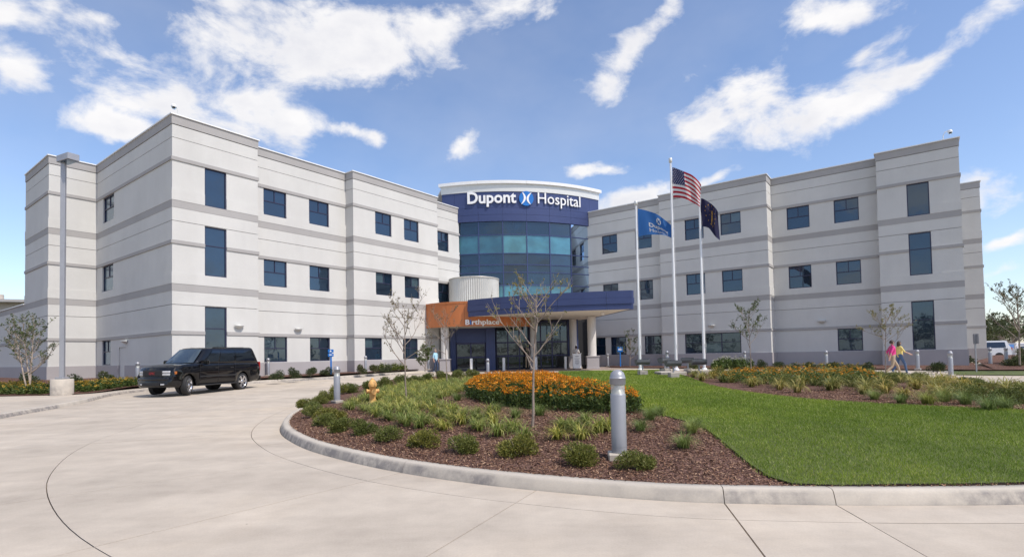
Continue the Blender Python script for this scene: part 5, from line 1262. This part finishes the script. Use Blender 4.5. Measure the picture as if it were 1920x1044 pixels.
for i, (x, y) in enumerate(near): shrub(SH, i, x, y, isl(x, y)-.01, [.95, .95, 1.05, .95, 1.0, .95, .95, 1.05, .95, .82][i], nl[i], 'low shrubs along the island kerb')
for i, (x, y) in enumerate([(-5.65, 15.60), (-5.61, 14.68), (-5.89, 16.91), (-4.50, 11.98), (-3.82, 11.21)]): shrub(SH, i+1, x, y, isl(x, y)-.01, 1.05, 'low shrub in the dense hedge row on the left edge of the island', 'hedge row at the left edge of the island')
for i, (x, y) in enumerate([(-6.24, 19.49), (-5.99, 19.94), (-5.49, 20.29), (-5.01, 20.85), (-4.45, 21.11), (-3.85, 21.28), (-3.65, 22.71), (-3.08, 23.56), (-2.43, 24.10), (-1.88, 24.70)]): shrub(SH, i, x, y, isl(x, y), 1.4, 'low shrub in the row along the far left edge of the island', 'shrub row along the drive side of the island')
# strap leaved clumps
def blade_clump(n, L, w, arch_, mat, seed, up=.9, seg=4, spread=.06):
    rg = np.random.default_rng(seed); V = []; F = []
    for i in range(n):
        g = rg.uniform(0, 2*pi); l = L*rg.uniform(.6, 1.1); a0 = rg.uniform(up-.35, up+.35); k = arch_*rg.uniform(.6, 1.5); b = np.array([cos(g+1), sin(g+1), 0])*rg.uniform(0, spread); d = np.array([cos(g), sin(g), 0]); s = np.array([-sin(g), cos(g), 0]); p = b.copy(); el = a0+.35; o = len(V)
        for j in range(seg+1):
            ww = w*(1-(j/seg)**2*.92)*.5; V += [p-s*ww, p+s*ww]
            p = p+(d*cos(el)+np.array([0, 0, sin(el)]))*(l/seg); el -= k/seg*(1+j*.35)
        F += [(o+2*j, o+2*j+1, o+2*j+3, o+2*j+2) for j in range(seg)]
    V = np.array(V); V[:, 2] = np.maximum(V[:, 2], .005); return soup(V, F, mat, 'blades')
LIL = [blade_clump(95, .40, .014, 1.9, MAT['lily'], 61+i) for i in range(4)]; LIY = [blade_clump(90, .42, .016, 1.8, MAT['lily2'], 71+i) for i in range(3)]
FGR = [blade_clump(320, .44, .0055, 1.5, MAT['fgrass'], 81+i, .85, 4, .09) for i in range(3)]
def fill(poly, sp, seed):
    rnd = random.Random(seed); xs = [p[0] for p in poly]; ys = [p[1] for p in poly]; out = []; y = min(ys); row = 0
    while y < max(ys):
        x = min(xs)+(sp/2 if row % 2 else 0)
        while x < max(xs):
            q = (x+rnd.uniform(-.25, .25)*sp, y+rnd.uniform(-.25, .25)*sp)
            if inside(q, poly): out.append(q)
            x += sp
        y += sp*.87; row += 1
    return out
LILY_BED = [(-4.26, 13.36), (-4.52, 15.67), (-4.65, 17.84), (-4.05, 20.16), (-2.85, 21.80), (-1.62, 22.77), (-1.10, 19.50), (-1.36, 16.73), (-1.66, 14.86), (-1.98, 13.53), (-1.78, 11.90), (-1.20, 10.74), (-0.58, 10.19), (-0.03, 9.13), (0.18, 8.35), (-0.03, 7.78), (-0.35, 8.09), (-0.90, 8.74), (-1.45, 8.97), (-2.07, 9.57), (-2.87, 10.60)]
LB = fill(LILY_BED, .42, 3)
# do not bury hydrant, bollard, tree foot
hx = [(hy.location.x, hy.location.y), (-5.15, 15.69), (-2.71, 13.63)]
LAND = [(hx[0], 'the hydrant'), (hx[1], 'the left island bollard'), (hx[2], 'the tree beside the hydrant'), ((0.30, 8.64), 'the middle young tree'), ((-2.45, 19.87), 'the thin tree before the canopy column'), ((-2.20, 9.58), 'the kerb shrubs'), ((-0.84, 8.36), 'the brownish kerb shrub')]
for i, (x, y) in enumerate(LB):
    if min(hypot(x-a, y-b) for a, b in hx) < .28 or (abs(x-hx[0][0]*y/hx[0][1]) < .3 and -1.5 < y-hx[0][1] < 0): continue
    o = link('lily_clump', LIL[i % 4], None, (x, y, isl(x, y)-.01), random.uniform(0, 6.3), random.uniform(.75, 1.1)); k_ = min(LAND, key=lambda q: hypot(q[0][0]-x, q[0][1]-y))[1]; tag(o, 'striped lily clump of the large mass nearest '+k_, 'lily clump', 'lilies massed near '+k_)
for i, (x, y) in enumerate([(0.62, 7.66), (0.92, 8.05), (1.24, 7.89), (0.81, 8.28), (0.95, 7.57), (1.15, 8.44), (1.40, 8.00), (0.16, 7.66), (0.01, 8.33), (0.72, 8.18)]):
    o = link('lily_clump', LIL[i % 4], None, (x, y, isl(x, y)-.01), random.uniform(0, 6.3), random.uniform(.85, 1.05)); tag(o, 'striped lily clump in the small group left of the large bollard', 'lily clump', 'small group of lilies by the large bollard')
for i, ((x, y), s) in enumerate(zip([(-1.39, 13.39), (-0.71, 10.31), (-0.32, 10.54), (0.05, 9.57), (0.48, 9.75), (2.24, 8.83), (1.86, 7.90), (2.16, 6.86), (2.53, 7.63), (2.71, 7.98), (2.54, 9.40), (-0.88, 15.47)], [.85, .6, .7, .75, .8, .8, .7, .75, .7, .6, .7, .7])):
    o = link('grass_tuft', FGR[i % 3], None, (x, y, isl(x, y)-.01), random.uniform(0, 6.3), s); tag(o, ['fine grass tuft in the bare mulch behind the lily mass' if i < 1 else 'fine grass tuft before the orange flowers' if i < 5 else 'fine grass tuft along the lawn edge right of the large bollard' if i < 11 else 'fine grass tuft left of the orange flowers'][0], 'grass tuft', 'fine grass tufts in the island mulch')
# orange flowers: one mass
FLOW = smooth_poly([(-.95, 13.4), (-.55, 12.2), (-.1, 11.4), (.45, 10.7), (1.1, 10.25), (1.75, 9.75), (2.25, 9.75), (2.42, 10.2), (2.05, 10.9), (1.75, 12), (1.62, 14), (1.6, 16.5), (.9, 17.6), (-.7, 17.4), (-1.3, 16), (-1.25, 14.5)], .5)
def flowers(name, poly, dens, hgt, petal, label, zf, seed, head=.03, leafn=16, fade=True, big=1.0):
    rg = np.random.default_rng(seed); P = scatter([tuple(p) for p in poly], dens*1.0); n = len(P); z = zf(P); ed = np.array([edge_dist(tuple(p), poly) for p in P]); h = hgt*(.62+.38*np.clip(ed/.45, 0, 1))*rg.uniform(.78, 1.1, n)
    o1 = empty(name); tag(o1, label, 'flowers', kind='stuff')
    # heads
    V = []; F = []; M_ = []; k = 8; a = np.arange(k)*2*pi/k
    top = np.stack([P[:, 0]+rg.normal(0, .04, n), P[:, 1]+rg.normal(0, .04, n), z+h], 1); hd = head*rg.uniform(.75, 1.25, n); tilt = rg.normal(0, .4, (n, 2)); tilt[:, 1] -= .25
    tris = []; cen = []
    rot = rg.uniform(0, 1, n)
    for j in range(k):
        g0 = a[j]-.3+rot; g1 = a[j]+.3+rot; gm = a[j]+rot
        def pt(g, r, dz): 
            x_ = np.cos(g)*r*hd; y_ = np.sin(g)*r*hd; return top+np.stack([x_, y_, dz*hd+x_*tilt[:, 0]*-1-y_*tilt[:, 1]*-1], 1)
        tris.append(np.stack([pt(gm, .25, 0), pt(g0, .75, -.05), pt(gm, 1.1, -.28), pt(g1, .75, -.05)], 1))
    T = np.stack(tris, 1).reshape(-1, 4, 3); V = T.reshape(-1, 3); F = np.arange(len(V)).reshape(-1, 4)
    link('petals', soup(V, F, petal, 'petals'), o1)['kind'] = 'stuff'
    c = []
    for j in range(4): g = j*pi/2; c.append(np.stack([top+np.stack([np.cos(g)*.33*hd, np.sin(g)*.33*hd, .04*hd], 1), top+np.stack([np.cos(g+pi/2)*.33*hd, np.sin(g+pi/2)*.33*hd, .04*hd], 1), top+np.stack([0*hd, 0*hd, .45*hd], 1)], 1))
    V = np.stack(c, 1).reshape(-1, 3); link('flower_centres', soup(V, np.arange(len(V)).reshape(-1, 3), MAT['fcentre'], 'centres'), o1)['kind'] = 'stuff'
    # stems
    s = np.stack([P[:, 0], P[:, 1], z], 1); w = np.array([.003, 0, 0]); V = np.stack([s-w, s+w, top+w, top-w], 1).reshape(-1, 3); link('stems', soup(V, np.arange(len(V)).reshape(-1, 4), MAT['fleaf'], 'stems'), o1)['kind'] = 'stuff'
    # leaves
    m = n*leafn; q = np.repeat(np.arange(n), leafn); f = rg.uniform(.02, .8, m)**1.0; p = s[q]+(top[q]-s[q])*f[:, None]+rg.normal(0, .045, (m, 3))*np.array([1, 1, .3]); p[:, 2] = np.maximum(p[:, 2], z[q]+.01)
    V, F = leaf_cloud(p, np.stack([rg.normal(0, .6, m), rg.normal(0, .6, m), np.full(m, .45)], 1), rg.uniform(.05, .10, m)*big, rg.uniform(.02, .034, m)*big, None, '', seed=seed)
    link('leaves', soup(V, F, MAT['fleaf'], 'leaves'), o1)['kind'] = 'stuff'
    return o1
flowers('orange_flowers', FLOW, 190, .56, MAT['petal'], 'dense mass of orange daisy flowers in the middle of the island', np_isl, 4, .034, 13)
# bed at the back right of the island
BB = [(7.04, 21.52), (8.57, 23.34), (10.14, 23.21), (12.08, 22.53), (15.53, 24.44), (15.52, 22.33), (15.75, 20.34), (15.40, 18.04), (15.18, 16.02), (12.60, 12.33), (9.07, 8.89), (8.82, 9.32), (8.98, 10.78), (8.39, 11.44), (7.90, 12.46), (7.31, 13.67), (7.09, 16.26), (6.93, 18.89)]
bbp = fill(BB, .78, 8); 
for i, (x, y) in enumerate(bbp):
    q = random.random()
    if q < .55: o = link('lily_clump', LIY[i % 3], None, (x, y, isl(x, y)-.01), random.uniform(0, 6.3), random.uniform(1.15, 1.6)); tag(o, 'yellowing lily clump in the bed beyond the lawn', 'lily clump', 'yellowing lilies in the bed beyond the lawn')
    elif q < .8: shrub(SH, i, x, y, isl(x, y)-.01, random.uniform(1.0, 1.4), 'small leafy shrub among the lilies in the bed beyond the lawn', 'small shrubs in the bed beyond the lawn')
for i, (x, y) in enumerate([(7.73, 10.69), (8.03, 10.40), (8.70, 10.84), (8.07, 9.10), (8.58, 9.36), (8.65, 10.27), (7.80, 11.58)]):
    o = link('grass_tuft', FGR[i % 3], None, (x, y, isl(x, y)-.01), 0, random.uniform(.8, 1.05)); tag(o, 'fine grass tuft at the far edge of the lawn', 'grass tuft', 'fine grass tufts beyond the lawn')
flowers('orange_flowers', [(7.18, 18.81), (8.72, 21.34), (10.84, 21.00), (13.13, 19.45), (10.85, 15.84), (9.39, 15.78), (8.56, 16.61), (7.40, 16.98)], 26, .42, MAT['petal'], 'sparse rusty orange flowers among the lilies beyond the lawn', np_isl, 9, .03, 20)
# bed in front of the left wing
def npz(f): return lambda P: np.array([f(a, b) for a, b in P])
flowers('yellow_flowers', [(-30, 22.0), (-19.2, 21.9), (-19.0, 23.4), (-22, 24.2), (-30, 24.4)], 42, .42, MAT['petal_y'], 'yellow and orange lily flowers at the left edge around the birch', npz(bedl_z), 14, .045, 26, big=1.5)
flowers('yellow_flowers', [(-17.8, 22.4), (-17.6, 24.2), (-16.9, 25.8), (-18.4, 26.2), (-19.6, 24.4), (-19.4, 22.6)], 36, .38, MAT['petal_y'], 'pale yellow flowers between the lamp post and the black car', npz(bedl_z), 15, .05, 26, big=1.5)
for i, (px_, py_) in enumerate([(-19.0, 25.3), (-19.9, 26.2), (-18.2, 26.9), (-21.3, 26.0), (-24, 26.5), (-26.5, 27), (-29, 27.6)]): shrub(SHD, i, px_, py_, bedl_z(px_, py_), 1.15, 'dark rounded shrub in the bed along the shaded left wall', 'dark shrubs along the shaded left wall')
ll = [((-12.26, 27.89), 'first round shrub right of the black car along the left wing'), ((-11.79, 28.85), 'second round shrub right of the black car along the left wing'), ((-11.58, 30.66), 'third round shrub right of the black car along the left wing'), ((-11.08, 31.84), 'round shrub just left of the blue post'), ((-9.30, 32.85), 'reddish round shrub at the projecting wall corner'), ((-8.66, 33.80), 'round shrub right of the domed bollard along the left wing'), ((-8.26, 34.94), 'dark round shrub below the third ground floor window')]
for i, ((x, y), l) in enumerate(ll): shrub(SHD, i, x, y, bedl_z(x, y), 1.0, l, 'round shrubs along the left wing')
flowers('white_flowers', [(-8.9, 36.2), (-8.0, 37.8), (-7.6, 39.0), (-8.4, 39.4), (-9.8, 37.0)], 30, .55, MAT['petal_w'], 'white flowering row below the left wing windows near the entrance', npz(bedl_z), 16, .05, 26, big=1.7)
rl = [((11.63, 34.45), 'dark shrub at the wall left of the wide window'), ((15.36, 33.05), 'dark shrub at the wall right of the wide window'), ((15.68, 31.63), 'first dark shrub right of the bright wall edge'), ((15.92, 30.36), 'second dark shrub right of the bright wall edge'), ((16.61, 29.90), 'third dark shrub right of the bright wall edge'), ((17.48, 29.32), 'dark shrub just right of the wall bollard'), ((17.70, 28.18), 'dark shrub with pale flowers under the right window'), ((18.35, 27.76), 'dark shrub left of the young tree near the walking women'), ((20.38, 25.73), 'small dark shrub in front of the end tower of the right wing')]
for i, ((x, y), l) in enumerate(rl): shrub(SHD, i, x, y, bedr_z(x, y), .95, l, 'dark shrubs along the right wing')
flowers('white_flowers', [(12.58, 33.79), (14.53, 33.64), (15.80, 34.57), (13.67, 36.23)], 26, .75, MAT['petal_w'], 'white flowering plants under the wide ground floor window', npz(bedr_z), 17, .05, 30, big=1.9)
flowers('pale_flowers', [(15.63, 30.56), (18.21, 26.94), (19.55, 28.93), (16.61, 32.15)], 9, .4, MAT['petal_y'], 'pale yellow flowers in front of the dark shrubs of the right wing', npz(bedr_z), 18, .06, 16, big=1.4)
for i, (px_, py_) in enumerate([(27.6, 29.5), (29.5, 28.4), (31.2, 29.6), (30.5, 32.0), (33.5, 31.4), (33.2, 28.4), (36.5, 30.8), (37.5, 34.5), (34.5, 36), (39.5, 33), (40.5, 29.5)]): shrub(SHD, i, px_, py_, road(px_, py_)+.05+.35*sstep(25, 40, py_), 1.25, 'round shrub on the mulched slope at the far right', 'round shrubs on the slope at the far right')

# ------------------------------------------------------------------ trees
def tree(loc, H, bare, spread, nb, leafn, leaf, lmat, bmat, seed, label, trunk_r=.024, stems=1, group=None, name='young_tree', twig=1.0, inner=.0, leader=1.0):
    rnd = random.Random(seed); r = empty(name, loc, rnd.uniform(0, 6), label, 'tree', group); mb = MB(); cr = MB(); lp_ = []; ln_ = []
    def branch(p, d, L, rad, lvl, t_mb):
        pts = [p]; n = 5; q = p; dd = d.copy()
        for i in range(n):
            dd = (dd+Vector((rnd.uniform(-.16, .16), rnd.uniform(-.16, .16), rnd.uniform(.0, .15)))).normalized(); q = q+dd*(L/n); pts.append(q)
        t_mb.tube(pts, [max(.0019, rad*(1-.75*i/n)) for i in range(n+1)], 6 if lvl == 0 else 4, cap=False)
        if lvl < 2:
            m = (rnd.randint(4, 6) if lvl == 0 else rnd.randint(2, 4))
            for k in range(m):
                t = rnd.uniform(.25, .95); i = int(t*n); b = pts[i].lerp(pts[min(i+1, n)], t*n-i); g = rnd.uniform(0, 2*pi); dir_ = (dd*.9+Vector((cos(g), sin(g), rnd.uniform(-.1, .5)))*.75).normalized(); branch(b, dir_, L*rnd.uniform(.3, .5)*twig, rad*.5, lvl+1, t_mb)
        if lvl >= 1:
            for k in range(leafn if lvl == 2 else leafn//2):
                t = rnd.uniform(.2, 1)**.8; i = min(n-1, int(t*n)); lp_.append(pts[i].lerp(pts[i+1], t*n-i)); ln_.append((rnd.gauss(0, .5), rnd.gauss(0, .5), rnd.uniform(-.5, .3)))
    for s in range(stems):
        lean = Vector((rnd.uniform(-.05, .05), rnd.uniform(-.05, .05), 1)) if stems == 1 else Vector((rnd.uniform(-.22, .22), rnd.uniform(-.12, .12), 1)).normalized()
        tp = [Vector((s*.07-.035*(stems-1), 0, -.05))]; n = 8; Ht = H*.86*leader
        for i in range(n): tp.append(tp[-1]+(lean+Vector((rnd.uniform(-.035, .035), rnd.uniform(-.035, .035), 0)))*(Ht/n))
        mb.tube(tp, [max(.006, trunk_r*(1-.8*i/n)) for i in range(n+1)], 8)
        for k in range(nb):
            t = bare+(1-bare)*(k/nb)**.9*.93; f = t*n; i = min(n-1, int(f)); b = tp[i].lerp(tp[i+1], f-i); g = k*2.4+rnd.uniform(-.4, .4); el = rnd.uniform(.45, .8)+.3*(t-bare)
            d = Vector((cos(g)*cos(el), sin(g)*cos(el), sin(el))); L = spread*(1.15-.55*(t-bare)/(1-bare))*rnd.uniform(.75, 1.15); branch(b, d, L, trunk_r*.55*(1.2-.6*t), 0, cr)
    mb.build('trunk', bmat, r); cr.build('branches', bmat, r)
    P_ = np.array([tuple(p) for p in lp_]); N_ = np.array(ln_); rg = np.random.default_rng(seed); n = len(P_)
    V, F = leaf_cloud(P_, N_, rg.uniform(.6, 1.25, n)*leaf, rg.uniform(.4, .6, n)*leaf, lmat, '', .3, seed); link('crown', soup(V, F, lmat, 'crown'), r)
    return r
for (x, y), H, a in [
    ((-2.62, 13.18), 2.72, dict(bare=.42, spread=1.05, nb=11, leafn=2, leaf=.055, lmat=MAT['tleaf_b'], bmat=MAT['bark'], seed=5, label='bare looking young tree beside the hydrant', twig=1.0)),
    ((-2.45, 19.87), 2.95, dict(bare=.48, spread=1.0, nb=10, leafn=2, leaf=.05, lmat=MAT['tleaf_b'], bmat=MAT['bark'], seed=12, label='thin young tree before the left canopy column')),
    ((0.30, 8.64), 2.62, dict(bare=.42, spread=.85, nb=12, leafn=3, leaf=.045, lmat=MAT['tleaf'], bmat=MAT['bark'], seed=8, label='young tree with pale branches in the middle of the island')),
    ((9.55, 21.43), 3.15, dict(bare=.45, spread=1.0, nb=12, leafn=6, leaf=.06, lmat=MAT['tleaf_g'], bmat=MAT['bark'], seed=19, label='young leafy tree before the wide ground floor window')),
    ((15.14, 21.77), 3.0, dict(bare=.45, spread=1.15, nb=12, leafn=6, leaf=.055, lmat=MAT['tleaf'], bmat=MAT['bark'], seed=23, label='young tree beside the walking women'))]:
    tree((x, y, isl(x, y)-.02), H, group='young trees planted in the island', **a)
x, y = (-20.53, 22.75); tree((x, y, bedl_z(x, y)), 3.5, .28, 1.05, 11, 5, .07, MAT['tleaf_g'], MAT['birch'], 31, 'multi stemmed birch with pale trunks at the left edge', .036, 3, name='birch_tree')
x, y = (-23.50, 24.55); tree((x-1.0, y, bedl_z(x, y)), 3.3, .3, 1.0, 9, 4, .07, MAT['tleaf_g'], MAT['birch'], 33, 'second birch cut off by the left edge', .045, 2, name='birch_tree')
x, y = (-27.96, 36.16); tree((x, y, bedl_z(x, y)), 1.55, .15, .7, 9, 7, .10, MAT['tleaf_g'], MAT['bark'], 37, 'small bushy sapling against the shaded left wall', .02, 2, name='sapling')
x, y = (-5.82, 35.58); tree((x, y, bedl_z(x, y)), 1.75, .12, .8, 9, 9, .09, MAT['tleaf_g'], MAT['bark'], 41, 'bushy sapling by the wall left of the woman in light blue', .02, 2, name='sapling')
x, y = (9.16, 41.80); tree((x, y, bedr_z(x, y)), 3.0, .25, .95, 12, 6, .075, MAT['tleaf_g'], MAT['bark'], 43, 'upright leafy tree at the wall beside the blue sign', .035, 1, name='young_tree')
x, y, z = (24.62, 26.00, 0.55); tree((x, y, z), 4.0, .35, 1.6, 14, 8, .075, MAT['tleaf_b'], MAT['bark'], 47, 'reddish young tree cut off by the right edge', .045, 1, name='young_tree')
x, y, z = (29.90, 30.00, 0.38); tree((x, y, z), 3.0, .1, 1.5, 14, 14, .13, MAT['tleaf_g'], MAT['bark'], 48, 'dense green bushy tree behind the railing at the right edge', .05, 2, name='bushy_tree')

# trees beyond the parking lot: trunk, limbs, clumped crowns
def far_tree(x, y, H, Wd, seed, label, mat=None, n=2600, group='trees beyond the parking lot'):
    rg = np.random.default_rng(seed); r = empty('far_tree', (x, y, .2), 0, label, 'tree', group); mb = MB(); mb.tube([(0, 0, -.2), (0, 0, H*.3), (.1, 0, H*.55)], [H*.03, H*.022, H*.01], 6); 
    k = 12; c = rg.normal(0, 1, (k, 3))*np.array([Wd*.34, Wd*.34, H*.16])+np.array([0, 0, H*.62])
    for q in c: mb.tube([(0, 0, H*.3), tuple(q*.6+np.array([0, 0, H*.16])), tuple(q)], [H*.014, H*.008, H*.003], 5)
    mb.build('trunk', MAT['bark'], r); i = rg.integers(0, k, n); v = rg.normal(0, 1, (n, 3)); v /= np.linalg.norm(v, axis=1)[:, None]; p = c[i]+v*np.array([Wd*.2, Wd*.2, H*.13])*rg.uniform(.6, 1.05, (n, 1)); p[:, 2] = np.maximum(p[:, 2], H*.12)
    V, F = leaf_cloud(p, v+np.array([0, 0, .3]), rg.uniform(.7, 1.3, n)*H*.055, rg.uniform(.5, .8, n)*H*.05, None, '', seed=seed); link('crown', soup(V, F, mat or MAT['far_leaf'], 'crown'), r)
for i, (px_, Y, H, Wd, l) in enumerate([(1846, 150, 7.5, 9, 'low far tree just right of the building end'), (1876, 140, 9.5, 10, 'tallest far tree above the white van'), (1868, 175, 8, 12, 'far tree behind the tallest far tree'), (1900, 120, 6, 8, 'far rounded tree right of the pale car'), (1935, 130, 8, 10, 'far tree at the right edge'), (1985, 110, 8, 10, 'far tree beyond the right edge')]):
    far_tree((px_-960)/1002.6*Y, Y, H, Wd, 90+i, l)
x, y, z = (30.50, 36.00, -0.02); shrub(SHD, 1, x, y, z, 1.6, 'tall shrub against the end of the right wing', None)
# tree belt and open ground across the road behind the camera: what the windows mirror
rb = random.Random(4)
for i in range(26):
    g = radians(195+150*i/25+rb.uniform(-2, 2)); d_ = rb.uniform(70, 120); far_tree(cos(g)*d_, sin(g)*d_, rb.uniform(6, 11), rb.uniform(8, 13), 200+i, 'tree in the belt across the road behind the viewer, seen only mirrored in the windows', n=900, group='tree belt across the road')
